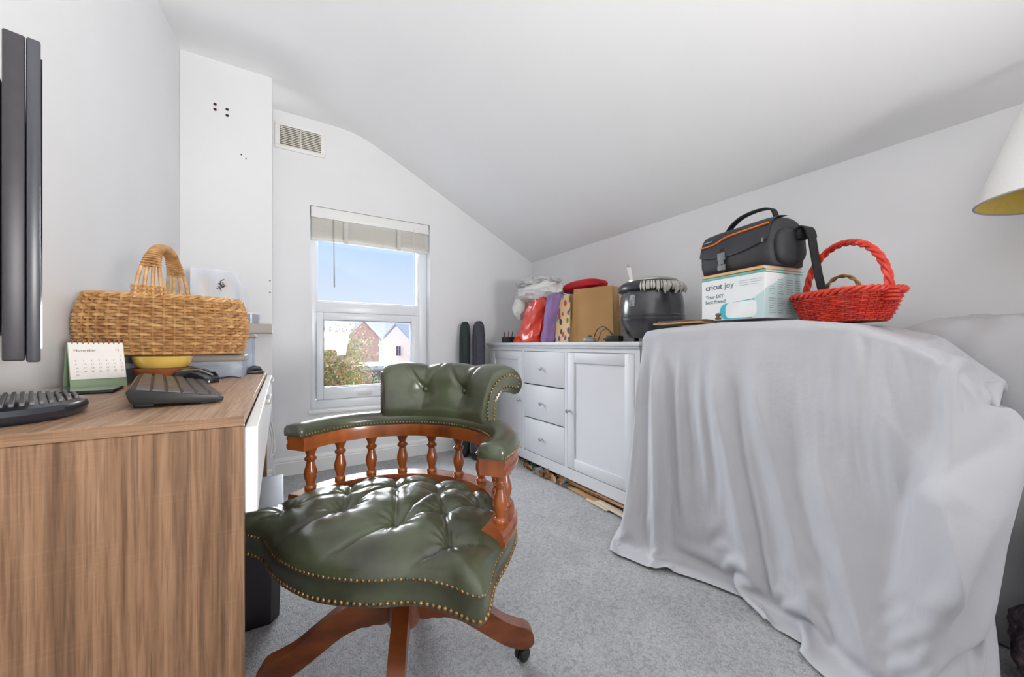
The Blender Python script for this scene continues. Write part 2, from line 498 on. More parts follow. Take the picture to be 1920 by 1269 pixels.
# lower sash
sash = bpy.data.objects.new('sash', None); COL.objects.link(sash); sash.parent = win
SX0, SX1, SZ0, SZ1 = WX0 + 0.044, WX1 - 0.064, 0.484, 1.113
bm = new_bm()
box(bm, SX0, SX0 + 0.046, 0.060, 0.125, SZ0, SZ1, 0.006); box(bm, SX1 - 0.066, SX1, 0.060, 0.125, SZ0, SZ1, 0.006)
box(bm, SX0 + 0.044, SX1 - 0.064, 0.060, 0.125, SZ1 - 0.052, SZ1, 0.006); box(bm, SX0 + 0.044, SX1 - 0.064, 0.060, 0.125, SZ0, SZ0 + 0.085, 0.006)
build('sash_frame', bm, M_upvc, sash)
bm = new_bm()
for (a, b_, c, d) in ((SX0 + 0.046, SX0 + 0.050, SZ0 + 0.085, SZ1 - 0.052), (SX1 - 0.070, SX1 - 0.066, SZ0 + 0.085, SZ1 - 0.052), (SX0 + 0.046, SX1 - 0.066, SZ1 - 0.056, SZ1 - 0.052), (SX0 + 0.046, SX1 - 0.066, SZ0 + 0.085, SZ0 + 0.089)):
    box(bm, a, b_, 0.068, 0.118, c, d)
build('seal', bm, M_seal, sash, smooth=False)
bm = new_bm(); box(bm, SX0 + 0.048, SX1 - 0.068, 0.094, 0.098, SZ0 + 0.086, SZ1 - 0.054); build('pane', bm, M_pane, sash, smooth=False)
bm = new_bm()
box(bm, 0.555, 0.60, 0.050, 0.062, SZ0 + 0.018, SZ0 + 0.040, 0.004); box(bm, 0.50, 0.575, 0.034, 0.046, SZ0 + 0.022, SZ0 + 0.036, 0.005)
tube(bm, [(0.565, 0.062, SZ0 + 0.029), (0.565, 0.040, SZ0 + 0.029)], 0.006)
build('window_handle', bm, mat('handle_white', (226, 222, 214), rough=0.3, var=0.05), sash)
# inside sill board and reveal lining
bm = new_bm(); box(bm, WX0 - 0.012, WX1 + 0.012, -0.022, 0.076, WZ0 - 0.022, WZ0 + 0.002, 0.006)
build('window_sill', bm, M_gloss, win)

# venetian blind, drawn up
bl = thing('venetian_blind', 'white venetian blind drawn up at the window head', 'blind', (0, YW, 0))
bm = new_bm(); box(bm, WX0 + 0.006, WX1 - 0.006, 0.004, 0.012, 1.772, 1.846, 0.002); box(bm, WX0 + 0.008, WX1 - 0.008, 0.012, 0.062, 1.80, 1.842, 0.002)
build('valance', bm, M_gloss, bl)
b0 = new_bm()
sl = [(-0.026, 0.0), (-0.013, 0.0032), (0, 0.0042), (0.013, 0.0032), (0.026, 0.0), (0.013, 0.0016), (0, 0.0026), (-0.013, 0.0016)]
grid(b0, [[(x, p[0], p[1]) for p in sl] for x in (WX0 + 0.012, WX1 - 0.014)], closed_v=True, cap=True)
first = build('slat', b0, M_slat, bl)
NS = 11
for k in range(NS):
    z = 1.757 - k * 0.0108
    o = first if k == 0 else share(first, 'slat', bl)
    o.location = (0.003 * math.sin(k * 2.1), 0.036 + 0.002 * math.cos(k * 3.3), z); o.rotation_euler = (math.radians(-60 + 4 * math.sin(k * 1.7)), math.radians(0.12 * math.sin(k * 1.3)), 0)
bm = new_bm(); box(bm, WX0 + 0.012, WX1 - 0.014, 0.012, 0.060, 1.618, 1.632, 0.004); build('bottom_rail', bm, M_blind, bl)
for x in (0.41, 0.79):
    bm = new_bm(); box(bm, x - 0.014, x + 0.014, 0.0055, 0.0068, 1.612, 1.775); build('ladder_tape', bm, mat('tape', (214, 211, 205), rough=0.9, var=0.05, scale=80, bump=0.2), bl, smooth=False)
bm = new_bm(); tube(bm, [(0.328, -0.002, 1.775), (0.329, -0.004, 1.50), (0.331, -0.004, 1.30)], [0.0028, 0.0036, 0.0050], 8)
sphere(bm, (0.331, -0.004, 1.295), 0.0068, 8, 6); build('tilt_wand', bm, mat('wand_grey', (165, 166, 170), rough=0.35, var=0.08), bl)
bm = new_bm(); tube(bm, [(0.905, -0.001, 1.79), (0.905, 0.0, 1.4), (0.905, 0.0, 0.95)], 0.0012, 5); build('lift_cord', bm, M_blind, bl)

# air vent high on the window wall
av = thing('air_vent', 'cream louvred air vent high on the end wall', 'vent', (0.122, YW, 2.282))
M_vent = mat('vent_cream', (226, 220, 208), rough=0.6, var=0.06, scale=12)
M_void = mat('vent_void', (58, 46, 36), rough=0.95, var=0.2)
bm = new_bm()
W, H = 0.122, 0.066
for (a, b_, c, d) in ((-W - 0.03, W + 0.03, H, H + 0.022), (-W - 0.03, W + 0.03, -H - 0.024, -H), (-W - 0.03, -W, -H, H), (W, W + 0.03, -H, H)):
    box(bm, a, b_, -0.010, 0.0, c, d, 0.002)
build('vent_frame', bm, mat('vent_frame_paint', (238, 238, 236), rough=0.6, var=0.02), av)
bm = new_bm(); box(bm, -W, W, -0.0015, -0.0002, -H, H); build('backing', bm, M_void, av, smooth=False)
b0 = new_bm(); box(b0, -W, W, -0.0095, -0.0015, -0.0034, 0.0034, 0.001, mtx=Matrix.Rotation(math.radians(16), 4, 'X')); first = build('slat', b0, M_vent, av)
for k in range(11):
    o = first if k == 0 else share(first, 'slat', av)
    o.location = (0, 0, -H + 0.006 + k * 0.012)
bm = new_bm(); box(bm, -0.003, 0.003, -0.011, -0.001, -H, H); build('centre_bar', bm, M_vent, av)

# ------------------------------------------------------------------ what stands outdoors, seen through the window
M_ground = mat('asphalt_yard', (214, 213, 212), rough=0.95, var=0.1, scale=1.5)
bm = new_bm(); box(bm, -40, 60, 5, 120, -3.1, -2.9); struct(build('ground_outside', bm, M_ground), 'pale paved ground outside the window', 'ground')
M_brick = mat('far_brick', (226, 178, 160), rough=0.9, var=0.14, scale=14)
M_slate = mat('far_slate', (172, 176, 188), rough=0.75, var=0.12, scale=6, stretch=(1, 1, 6))
M_render = mat('far_render', (244, 238, 224), rough=0.9, var=0.04, scale=3)
M_farwhite = mat('far_white', (235, 236, 238), rough=0.6, var=0.03)
M_fardark = mat('far_glass', (70, 84, 104), rough=0.2, var=0.15, scale=3)

def house(name, label, loc, rotz, w, dpt, eave, ridge, wallmat, chim, wins, gable_white=False):
    """gable end faces local -y; ridge runs along local y"""
    h = thing(name, label, 'house', loc, rotz)
    b_ = new_bm(); prism(b_, [(-w / 2, 0), (w / 2, 0), (w / 2, eave), (0, ridge - 0.1), (-w / 2, eave)], 0, dpt, 'y'); build('wall', b_, wallmat, h, smooth=False)
    for s in (-1, 1):
        b_ = new_bm()
        n_ = Vector((0, 0, 0.12))
        A = Vector((s * (w / 2 + 0.3), -0.2, eave - 0.25)); B = Vector((0, -0.2, ridge)); dl = Vector((0, dpt + 0.4, 0))
        grid(b_, [[A, B, B + n_, A + n_], [A + dl, B + dl, B + dl + n_, A + dl + n_]], closed_v=True, cap=True); build('roof_slope', b_, M_slate, h, smooth=False)
        if gable_white:
            b_ = new_bm(); tube(b_, [A + Vector((0, -0.06, 0.02)), B + Vector((0, -0.06, 0.02))], 0.14, 4); build('barge_board', b_, M_farwhite, h)
    for (cx, cy, cz) in chim:
        b_ = new_bm(); box(b_, cx - 0.5, cx + 0.5, cy - 0.35, cy + 0.35, ridge - 1.0, cz); box(b_, cx - 0.58, cx + 0.58, cy - 0.43, cy + 0.43, cz - 0.22, cz - 0.05)
        c_ = build('chimney', b_, M_brick, h, smooth=False)
        for q in (-0.25, 0.25):
            b_ = new_bm(); lathe(b_, [(0.13, cz - 0.05), (0.11, cz + 0.35), (0.09, cz + 0.35)], 10, (cx + q, cy, 0)); build('chimney_pot', b_, mat('pot_clay', (190, 120, 90), rough=0.9), c_)
    for (fx, fz, fw, fh, face) in wins:
        b_ = new_bm()
        if face == 'front': box(b_, fx - fw / 2, fx + fw / 2, -0.08, 0.02, fz, fz + fh)
        else: box(b_, face * w / 2 - 0.05, face * w / 2 + 0.05, fx - fw / 2, fx + fw / 2, fz, fz + fh)
        wf = build('window', b_, M_farwhite, h, smooth=False)
        b_ = new_bm()
        for s in (-1, 1):
            c0 = fx + s * fw * 0.24
            if face == 'front': box(b_, c0 - fw * 0.19, c0 + fw * 0.19, -0.10, -0.06, fz + 0.1, fz + fh - 0.1)
            else: box(b_, face * w / 2 - 0.07, face * w / 2 + 0.07, c0 - fw * 0.19, c0 + fw * 0.19, fz + 0.1, fz + fh - 0.1)
        build('pane', b_, M_fardark, wf, smooth=False)
    return h
GZ = -2.9
house('brick_house', 'brick house with slate roof and white gable edge behind the autumn tree', (7.35, 42, GZ), 0.55, 4.6, 9, 4.6, 6.4, M_brick, [(0, 8.6, 7.2)], [(-1.0, 2.6, 0.9, 1.2, 'front'), (3.0, 2.4, 1.0, 1.3, 1), (6.0, 2.4, 1.0, 1.3, 1)], True)
house('cream_gabled_house', 'cream gabled house with a long slate roof, right of the brick house', (11.4, 44, GZ), -1.05, 4.2, 16, 4.4, 6.1, M_render, [(0, 6.2, 7.3)], [(0.4, 2.4, 0.8, 1.3, 'front')])
house('terraced_house', 'red brick terraced house with one tall stack, furthest along the row', (24.5, 62, GZ), -1.2, 5.0, 14, 4.2, 6.3, M_brick, [(0, 4.0, 8.3)], [])
house('far_house', 'distant grey-roofed house half hidden by the autumn tree', (3.4, 60, GZ), 0.2, 7, 9, 4.6, 7.4, M_render, [(0, 3, 8.4)], [(0, 2.6, 1.4, 1.2, 'front')], True)

gar = thing('garage', 'low garage with a flat pale roof below the houses', 'garage', (6.6, 27, GZ), 0.1)
bm = new_bm(); box(bm, -3.2, 3.2, 0, 5, 0, 2.1); build('wall', bm, M_brick, gar, smooth=False)
bm = new_bm(); box(bm, -3.5, 3.5, -0.4, 5.4, 2.1, 2.35, 0.03); build('roof', bm, mat('felt_roof', (214, 218, 222), rough=0.8, var=0.06, scale=2), gar, smooth=False)
bm = new_bm(); box(bm, -1.3, 1.3, -0.05, 0.05, 0.05, 1.95); dd = build('door', bm, mat('garage_door', (120, 132, 128), rough=0.6), gar, smooth=False)
fen = thing('garden_fence', 'grey-green panel fence in front of the garage', 'fence', (4.7, 20, GZ), 0.0)
b0 = new_bm(); box(b0, -0.11, 0.11, -0.02, 0.02, 0.0, 1.75, 0.008); first = build('board', b0, mat('fence_paint', (138, 152, 142), rough=0.8, var=0.1, scale=3), fen)
for k in range(26):
    o = first if k == 0 else share(first, 'board', fen)
    o.location = (-3 + k * 0.24, 0, 0)
bm = new_bm(); box(bm, -3.2, 3.2, 0.02, 0.06, 0.4, 0.5); box(bm, -3.2, 3.2, 0.02, 0.06, 1.4, 1.5); build('rail', bm, MATS['fence_paint'], fen)

car = thing('parked_car', 'dark blue parked car in front of the garage door', 'car', (5.35, 23.6, GZ), -1.35)
M_car = mat('car_paint', (58, 72, 100), rough=0.25, var=0.08, coat=0.6)
bm = new_bm(); prism(bm, catmull([(-2.0, 0.32, 0), (-2.05, 0.7, 0), (-1.9, 0.95, 0), (-1.0, 1.02, 0), (-0.5, 1.4, 0), (0.6, 1.46, 0), (1.4, 1.02, 0), (2.0, 0.95, 0), (2.05, 0.4, 0), (1.6, 0.28, 0), (-1.6, 0.28, 0)], 3, True), -0.82, 0.82, 'y', b=0.06)
build('body', bm, M_car, car)
bm = new_bm(); prism(bm, [(-0.92, 1.03), (-0.47, 1.36), (0.55, 1.41), (1.2, 1.03)], -0.835, 0.835, 'y'); build('side_window', bm, M_fardark, car)
for x in (-1.25, 1.25):
    for y in (-0.8, 0.8):
        bm = new_bm(); lathe(bm, [(0.1, -0.1), (0.32, -0.1), (0.34, 0), (0.32, 0.1), (0.1, 0.1)], 16, mtx=Matrix.Translation((x, y, 0.34)) @ Matrix.Rotation(PI / 2, 4, 'X')); build('wheel', bm, mat('tyre', (30, 30, 32), rough=0.9), car)

# autumn tree close to the window
tr = thing('autumn_tree', 'autumn tree with yellow-green and russet leaves close outside the window', 'tree', (0.95, 13.0, GZ))
bm = new_bm()
tube(bm, [(0, 0, 0), (0.05, 0.02, 1.2), (-0.02, 0, 2.3), (0.05, 0.05, 3.3)], [0.16, 0.13, 0.10, 0.05], 8)
rng = random.Random(3)
cl = []
for k in range(40):
    a = rng.uniform(0, 2 * PI); z0 = rng.uniform(1.2, 3.0); ln = rng.uniform(0.6, 1.5)
    tip = Vector((math.cos(a) * ln, math.sin(a) * ln * 0.9, z0 + rng.uniform(0.2, 0.9)))
    tube(bm, [(0, 0, z0), tip * 0.5 + Vector((0, 0, z0 * 0.5 + 0.08)), tip], [0.04, 0.025, 0.008], 5)
    cl.append(tip); cl.append(tip * 0.6 + Vector((0, 0, z0 * 0.4)))
build('trunk', bm, mat('bark', (104, 88, 74), rough=0.9, var=0.2, scale=8), tr)
leafcols = [(206, 200, 108), (158, 176, 96), (214, 170, 120), (196, 132, 104), (222, 206, 150), (134, 158, 92), (206, 176, 160)]
for q, lc in enumerate(leafcols):
    vv, ff = [], []
    for k in range(3800):
        c = rng.choice(cl); s = rng.uniform(0.03, 0.07)
        p = c + Vector((rng.gauss(0, 0.30), rng.gauss(0, 0.30), rng.gauss(0, 0.26)))
        if p.z < 0.9: continue
        u = Vector((rng.gauss(0, 1), rng.gauss(0, 1), rng.gauss(0, 1))).normalized(); w = u.orthogonal().normalized()
        i0 = len(vv); vv += [p - u * s, p + w * s * 0.5, p + u * s, p - w * s * 0.5]; ff.append((i0, i0 + 1, i0 + 2, i0 + 3))
    me = bpy.data.meshes.new('foliage'); me.from_pydata(vv, [], ff); me.materials.append(mat('leaf_%d' % q, lc, rough=0.7, var=0.12, scale=3))
    o = bpy.data.objects.new('foliage', me); COL.objects.link(o); o.parent = tr; o['kind'] = 'stuff'

an = thing('roof_aerial', 'thin television aerial on a roof beyond the window', 'aerial', (2.2, 30, 2.3))
bm = new_bm(); tube(bm, [(0, 0, -2.6), (0, 0, 1.15)], 0.03, 6); build('mast', bm, mat('aerial_metal', (150, 155, 165), rough=0.5), an)
bm = new_bm(); tube(bm, [(-0.9, 0, 1.05), (0.2, 0, 0.95)], 0.02, 6)
for k in range(6): tube(bm, [(-0.85 + k * 0.18, -0.25, 1.045 - k * 0.016), (-0.85 + k * 0.18, 0.25, 1.045 - k * 0.016)], 0.012, 5)
build('antenna', bm, MATS['aerial_metal'], an)
house('near_roof_house', 'house whose roof shows just above the window transom, carrying the aerial', (1.3, 33, GZ), 1.25, 5, 8, 4.0, 5.6, M_brick, [], [])
# ================================================================== desk and what stands on it
DZ = 0.775
DX0, DX1, DY0, DY1 = -0.472, -0.0455, 0.687, 1.85
OAK_V = oak('oak_vertical', (138, 104, 77), (108, 80, 57), (162, 126, 97), 2)
OAK_T = oak('oak_top', (178, 142, 112), (150, 116, 90), (194, 162, 134), 1)
OAK_X = oak('oak_edge', (144, 111, 84), (116, 87, 64), (162, 130, 102), 0)
M_desk_white = mat('desk_white', (236, 236, 236), rough=0.4, var=0.01)
desk = thing('desk', 'oak-effect desk with white drawer fronts along the left wall', 'desk', (0, 0, 0))
bm = new_bm(); box(bm, DX0, DX1, DY0, DY1, DZ - 0.015, DZ, 0.001, 1); build('desk_top', bm, OAK_T, desk)
bm = new_bm(); box(bm, DX0, DX1, DY0 - 0.0012, DY0, DZ - 0.0148, DZ - 0.0004); build('edge_band', bm, OAK_X, desk, smooth=False)
bm = new_bm(); box(bm, DX0, DX1, DY0, DY0 + 0.018, 0.0, DZ - 0.0155, 0.0008, 1); build('side_panel', bm, OAK_V, desk)
bm = new_bm(); box(bm, DX0, DX1, DY1 - 0.018, DY1, 0.0, DZ - 0.0155, 0.0008, 1); build('side_panel', bm, OAK_V, desk)
bm = new_bm(); box(bm, DX0, DX0 + 0.015, DY0 + 0.018, DY1 - 0.018, 0.35, DZ - 0.0155); build('back_panel', bm, OAK_V, desk, smooth=False)
bm = new_bm(); box(bm, DX1 - 0.30, DX1 - 0.02, DY0 + 0.02, DY1 - 0.02, 0.635, 0.65); build('drawer_carcass', bm, M_desk_white, desk, smooth=False)
for k, (a, b_) in enumerate(((DY0 + 0.006, 1.262), (1.270, DY1 - 0.006))):
    bm = new_bm(); box(bm, DX1, DX1 + 0.017, a, b_, 0.627, DZ - 0.019, 0.0015, 1); dr = build('drawer_front', bm, M_desk_white, desk)
    bm = new_bm()
    ym = b_ - 0.16
    box(bm, DX1 + 0.017, DX1 + 0.027, ym - 0.05, ym + 0.05, DZ - 0.034, DZ - 0.022, 0.002)
    build('handle', bm, mat('handle_grey', (176, 172, 168), rough=0.4, metal=0.3), dr)

# monitor seen edge-on, its back to the wall side
mon = thing('computer_monitor', 'black computer monitor seen edge-on at the near end of the desk', 'monitor', (-0.345, 0.910, DZ), math.atan2(0.937, -0.35))
M_plast = mat('monitor_plastic', (46, 43, 48), rough=0.42, var=0.10, scale=60, bump=0.12, bscale=900, bdist=0.0006)
M_plast2 = mat('monitor_bezel', (60, 61, 68), rough=0.35, var=0.06)
M_black = mat('black_plastic', (26, 26, 29), rough=0.38, var=0.15)
# local x = along the screen (away from the camera), local y = towards the wall (back), screen faces -y
bm = new_bm(); box(bm, -0.21, 0.21, -0.003, 0.0145, 0.085, 0.487, 0.002, 2); build('casing', bm, M_plast, mon)
bm = new_bm(); box(bm, -0.21, 0.21, -0.015, -0.0035, 0.083, 0.488, 0.0025, 2); build('bezel', bm, M_plast2, mon)
bm = new_bm(); box(bm, -0.195, 0.195, -0.0165, -0.0152, 0.10, 0.472); build('screen', bm, mat('screen_off', (12, 13, 16), rough=0.08, var=0.1), mon, smooth=False)
bm = new_bm(); box(bm, -0.175, 0.175, 0.015, 0.040, 0.12, 0.45, 0.018, 3)
bk = build('rear_cover', bm, M_plast, mon)
b0 = new_bm(); box(b0, -0.12, 0.12, 0.0395, 0.0425, -0.002, 0.002); first = build('vent_rib', b0, M_black, bk)
for k in range(10):
    o = first if k == 0 else share(first, 'vent_rib', bk)
    o.location = (-0.03, 0, 0.375 + k * 0.006)
bm = new_bm(); tube(bm, [(-0.06, 0.062, 0.018), (-0.06, 0.060, 0.10), (-0.06, 0.045, 0.20)], [0.030, 0.024, 0.022], 14, flat=0.7); build('neck', bm, M_plast, mon)
bm = new_bm()
lathe(bm, [(0.02, 0.0), (0.118, 0.0), (0.126, 0.006), (0.128, 0.013), (0.124, 0.020), (0.114, 0.0235), (0.02, 0.0245)], 64, (-0.05, 0.026, 0.0), sx=1.0, sy=0.72)
base = build('base', bm, mat('base_dark', (44, 46, 54), rough=0.25, var=0.08), mon)
bm = new_bm()
for k in range(-9, 10):
    y = k * 0.0086; hw = 0.106 * math.sqrt(max(0.0, 1 - (y / 0.083) ** 2))
    if hw > 0.012:
        box(bm, -0.05 - hw, -0.05 + hw, 0.026 + y - 0.0024, 0.026 + y + 0.0024, 0.0215, 0.0275, 0.001, 1)
build('ridge_pad', bm, mat('base_ridges', (108, 108, 110), rough=0.55, var=0.1, scale=40), base)

# keyboard, short side to the camera
kb_a = Vector((-0.2, 0.98, 0)).normalized()
kb = thing('keyboard', 'black computer keyboard with tilted keys beside the monitor', 'keyboard', (-0.206, 0.836, DZ), math.atan2(kb_a.y, kb_a.x) - PI / 2)
KW, KL = 0.112, 0.44      # local x 0..KW = from the rear edge to the user's side, local y 0..KL
def kz(x): return 0.034 - 0.022 * x / KW
bm = new_bm()
prism(bm, [(0.0, 0.013), (0.006, 0.008), (KW - 0.006, 0.002), (KW + 0.008, 0.004), (KW + 0.010, 0.010), (KW, 0.0135), (0.0, 0.0325), (-0.004, 0.028)], 0, KL, 'y', b=0.0015)
build('case', bm, M_black, kb)
bm = new_bm(); box(bm, 0.004, 0.03, 0.02, 0.045, 0.0, 0.012, 0.002); build('foot', bm, M_black, kb)
bm = new_bm(); box(bm, 0.004, 0.03, KL - 0.045, KL - 0.02, 0.0, 0.012, 0.002); build('foot', bm, M_black, kb)
bm = new_bm(); box(bm, KW - 0.02, KW, 0.02, KL - 0.02, 0.0, 0.004); build('foot', bm, M_black, kb)
tilt = math.atan2(-0.0205, KW)
M_key = mat('key_cap', (62, 60, 62), rough=0.32, var=0.12, scale=30, coat=0.2)
M_keyl = mat('key_cap_glossy', (120, 118, 120), rough=0.25, var=0.12, scale=30)
protos = {}
def key(xc, y0, w, h):
    k_ = (round(w, 4), round(h, 4))
    if k_ not in protos:
        b_ = new_bm()
        a, c = w / 2, h / 2
        grid(b_, [[(-a, -c, 0), (a, -c, 0), (a, c, 0), (-a, c, 0)], [(-a, -c, 0.002), (a, -c, 0.002), (a, c, 0.002), (-a, c, 0.002)],
                  [(-a + .0015, -c + .0015, 0.0055), (a - .0015, -c + .0015, 0.0055), (a - .0015, c - .0015, 0.0055), (-a + .0015, c - .0015, 0.0055)]], closed_v=True, cap=True)
        protos[k_] = build('key', b_, M_key, kb, smooth=False); o = protos[k_]
    else:
        o = share(protos[k_], 'key', kb)
    o.location = (xc, y0, kz(xc) - 0.0012); o.rotation_euler = (0, -tilt, 0)
pitch = 0.0190
for row in range(6):
    xc = 0.0155 + row * 0.0192
    y = 0.012
    if row == 0:
        n_, w0 = 21, pitch
    else:
        n_, w0 = 22, pitch
    if row == 5:
        for w_ in (1, 1, 1, 1, 1.4, 1.2, 1.2, 5.2, 1.2, 1.2, 1.4, 2, 2):
            key(xc, y + w_ * pitch / 2, 0.0158, w_ * pitch - 0.0034); y += w_ * pitch
    else:
        off = (0, 0, 0.4, 0.6, 0.2, 0)[row]
        for c in range(n_):
            w_ = 1 + (off if c == 5 else 0)
            if y + w_ * pitch > KL - 0.008: break
            key(xc, y + w_ * pitch / 2, 0.0158, w_ * pitch - 0.0034); y += w_ * pitch

# mouse
ms = thing('computer_mouse', 'glossy black computer mouse behind the keyboard', 'mouse', (-0.196, 1.338, DZ), math.radians(-14))
bm = new_bm(); rows = []
for i in range(13):
    t = i / 12; x = -0.055 + 0.110 * t
    hw = 0.029 * math.sqrt(max(0.02, 1 - (2 * t - 1) ** 4)); hz = 0.006 + 0.034 * math.sin(PI * (0.12 + 0.83 * t) ** 0.85) ** 0.9
    rows.append([(x, hw * math.cos(a), max(0.0015, 0.003 + hz * max(0, math.sin(a)) ** 0.7)) for a in [PI * k / 12 for k in range(13)]] + [(x, -hw * 0.8, 0.0), (x, hw * 0.8, 0.0)])
grid(bm, rows, closed_v=True, cap=True); build('body', bm, mat('mouse_black', (30, 30, 33), rough=0.18, var=0.1, coat=0.5), ms)
bm = new_bm(); tube(bm, [(-0.045, -0.012, 0.0225), (-0.02, -0.018, 0.036), (0.015, -0.020, 0.038), (0.045, -0.016, 0.022)], 0.0022, 6); tube(bm, [(-0.045, 0.012, 0.0225), (-0.02, 0.018, 0.036), (0.015, 0.020, 0.038), (0.045, 0.016, 0.022)], 0.0022, 6)
build('silver_trim', bm, mat('silver', (190, 192, 196), rough=0.25, metal=0.8), ms)
bm = new_bm(); lathe(bm, [(0.002, -0.004), (0.010, -0.004), (0.011, 0), (0.010, 0.004), (0.002, 0.004)], 16, mtx=Matrix.Translation((0.040, 0, 0.020)) @ Matrix.Rotation(PI / 2, 4, 'X')); build('scroll_wheel', bm, M_black, ms)
cb = new_bm(); tube(cb, catmull([(-0.150, 1.345, DZ + 0.006), (-0.125, 1.37, DZ + 0.012), (-0.10, 1.42, DZ + 0.004), (-0.115, 1.50, DZ + 0.003), (-0.16, 1.455, DZ + 0.003)], 6), 0.0018, 6)
tag(build('mouse_cable', cb, M_black), 'thin black cable curling behind the mouse', 'cable')

# desk calendar
cal = thing('desk_calendar', 'green tent-shaped desk calendar with a white month page', 'calendar', (-0.391, 1.345, DZ), math.radians(28))
M_green = mat('sage_card', (146, 170, 140), rough=0.7, var=0.05, scale=20)
M_page = mat('page_paper', (238, 233, 228), rough=0.8, var=0.02, scale=30)
hw, H, dp = 0.048, 0.110, 0.034
def leaf(y0, y1, th):
    b_ = new_bm(); d = Vector((0, y1 - y0, H)); nn = Vector((0, -d.z, d.y)).normalized() * th
    A = [(-hw, y0, 0), (hw, y0, 0), (hw, y1, H), (-hw, y1, H)]
    grid(b_, [A, [Vector(p) + nn for p in A]], closed_v=True, cap=True); return b_
build('front_stand', leaf(-dp, -0.001, 0.002), M_green, cal, smooth=False)
build('rear_stand', leaf(dp, 0.001, -0.002), M_green, cal, smooth=False)
bm = new_bm(); box(bm, -hw, hw, -dp, dp, 0.0, 0.0015); build('foot', bm, M_green, cal, smooth=False)
fd = Vector((0, dp, H)).normalized(); fn = Vector((0, -fd.z, fd.y))
O = Vector((-hw + 0.001, -dp, 0)) + fn * 0.0028
PM = face_mtx(O + fd * 0.022, (1, 0, 0), fd)
L = math.hypot(dp, H)
bm = new_bm(); box(bm, 0, 2 * hw - 0.002, 0, L - 0.024, 0, 0.002, mtx=PM); pg = build('page', bm, M_page, cal, smooth=False)
bm = text_bm('November', 0.0085, PM @ Matrix.Translation((0.008, L - 0.024 - 0.022, 0.0022)))
text_bm('11', 0.0085, PM @ Matrix.Translation((2 * hw - 0.018, L - 0.024 - 0.022, 0.0022)), bm)
build('month_title', bm, mat('print_grey', (120, 116, 112), rough=0.8), pg, smooth=False)
bm = new_bm(); day = 1
for r in range(6):
    for c in range(7):
        if (r == 0 and c < 6) or day > 30: continue
        text_bm(str(day), 0.0052, PM @ Matrix.Translation((0.009 + c * 0.0128, L - 0.024 - 0.038 - r * 0.0090, 0.0022)), bm); day += 1
build('day_numbers', bm, mat('print_pale', (172, 168, 164), rough=0.8), pg, smooth=False)
b0 = new_bm(); tube(b0, [(0, 0.006 * math.cos(a), 0.006 * math.sin(a)) for a in [2 * PI * k / 14 for k in range(14)]], 0.0012, 6, closed=True)
first = build('binding_ring', b0, mat('copper_wire', (196, 122, 92), rough=0.3, metal=0.7), cal)
for k in range(11):
    o = first if k == 0 else share(first, 'binding_ring', cal)
    o.location = (-hw + 0.008 + k * 0.0088, -0.001, H + 0.001)

# two stacked bowls
bw = thing('terracotta_bowl', 'brown terracotta bowl under the yellow one', 'bowl', (-0.274, 1.394, DZ))
bm = new_bm(); lathe(bm, [(0.005, 0.001), (0.050, 0.0), (0.056, 0.006), (0.060, 0.028), (0.0645, 0.037), (0.0655, 0.042), (0.062, 0.042), (0.057, 0.032), (0.050, 0.012), (0.005, 0.010)], 40)
build('body', bm, mat('terracotta', (150, 82, 52), rough=0.35, var=0.12, scale=20, coat=0.3), bw)
bw = thing('yellow_bowl', 'shallow yellow glazed bowl stacked on the brown bowl', 'bowl', (-0.274, 1.394, DZ + 0.0425))
bm = new_bm(); lathe(bm, [(0.005, 0.001), (0.050, 0.0), (0.056, 0.006), (0.0605, 0.018), (0.063, 0.030), (0.060, 0.031), (0.055, 0.022), (0.050, 0.008), (0.005, 0.006)], 40)
build('body', bm, mat('yellow_glaze', (226, 190, 96), rough=0.2, var=0.08, scale=15, coat=0.5), bw)

# dark glass tablet lying flat
tb = thing('tablet', 'dark glass tablet lying flat near the desk calendar', 'tablet', (-0.385, 1.20, DZ), math.radians(6))
bm = new_bm(); box(bm, -0.072, 0.072, -0.055, 0.055, 0.0, 0.007, 0.003); build('shell', bm, M_black, tb)
bm = new_bm(); box(bm, -0.069, 0.069, -0.052, 0.052, 0.0070, 0.0076); build('glass', bm, mat('tablet_glass', (40, 42, 44), rough=0.05, var=0.05, coat=0.8), tb, smooth=False)

# clear plastic boxes with grey lids
M_clear = glassy('clear_plastic', (232, 238, 246), gloss=0.16, rough=0.1, milk=0.30)
M_lid = mat('grey_lid', (150, 142, 134), rough=0.5, var=0.04)
def storage_box(name, label, x0, x1, y0, y1, z0, h, lid, fill):
    r = thing(name, label, 'storage box', ((x0 + x1) / 2, (y0 + y1) / 2, z0))
    a, b_ = (x1 - x0) / 2, (y1 - y0) / 2
    bm = new_bm(); t = 0.003
    box(bm, -a + .006, a - .006, -b_ + .006, -b_ + .006 + t, 0, h - lid); box(bm, -a + .006, a - .006, b_ - .006 - t, b_ - .006, 0, h - lid)
    box(bm, -a + .006, -a + .006 + t, -b_ + .006, b_ - .006, 0, h - lid); box(bm, a - .006 - t, a - .006, -b_ + .006, b_ - .006, 0, h - lid)
    box(bm, -a + .006, a - .006, -b_ + .006, b_ - .006, 0, t)
    build('tub', bm, M_clear, r, smooth=False)
    bm = new_bm(); box(bm, -a, a, -b_, b_, h - lid, h, min(0.006, lid * 0.4), 3); build('lid', bm, M_lid, r)
    bm = new_bm()
    rr = random.Random(len(label))
    for k in range(4):
        w_ = (2 * a - 0.04) / 4
        box(bm, -a + 0.02 + k * w_, -a + 0.02 + (k + 0.92) * w_, -b_ + 0.018, b_ - 0.018, t, (h - lid) * rr.uniform(0.55, 0.9), 0.003)
    build('contents', bm, mat('box_contents_' + name, fill, rough=0.7, var=0.12, scale=25), r)
    return r
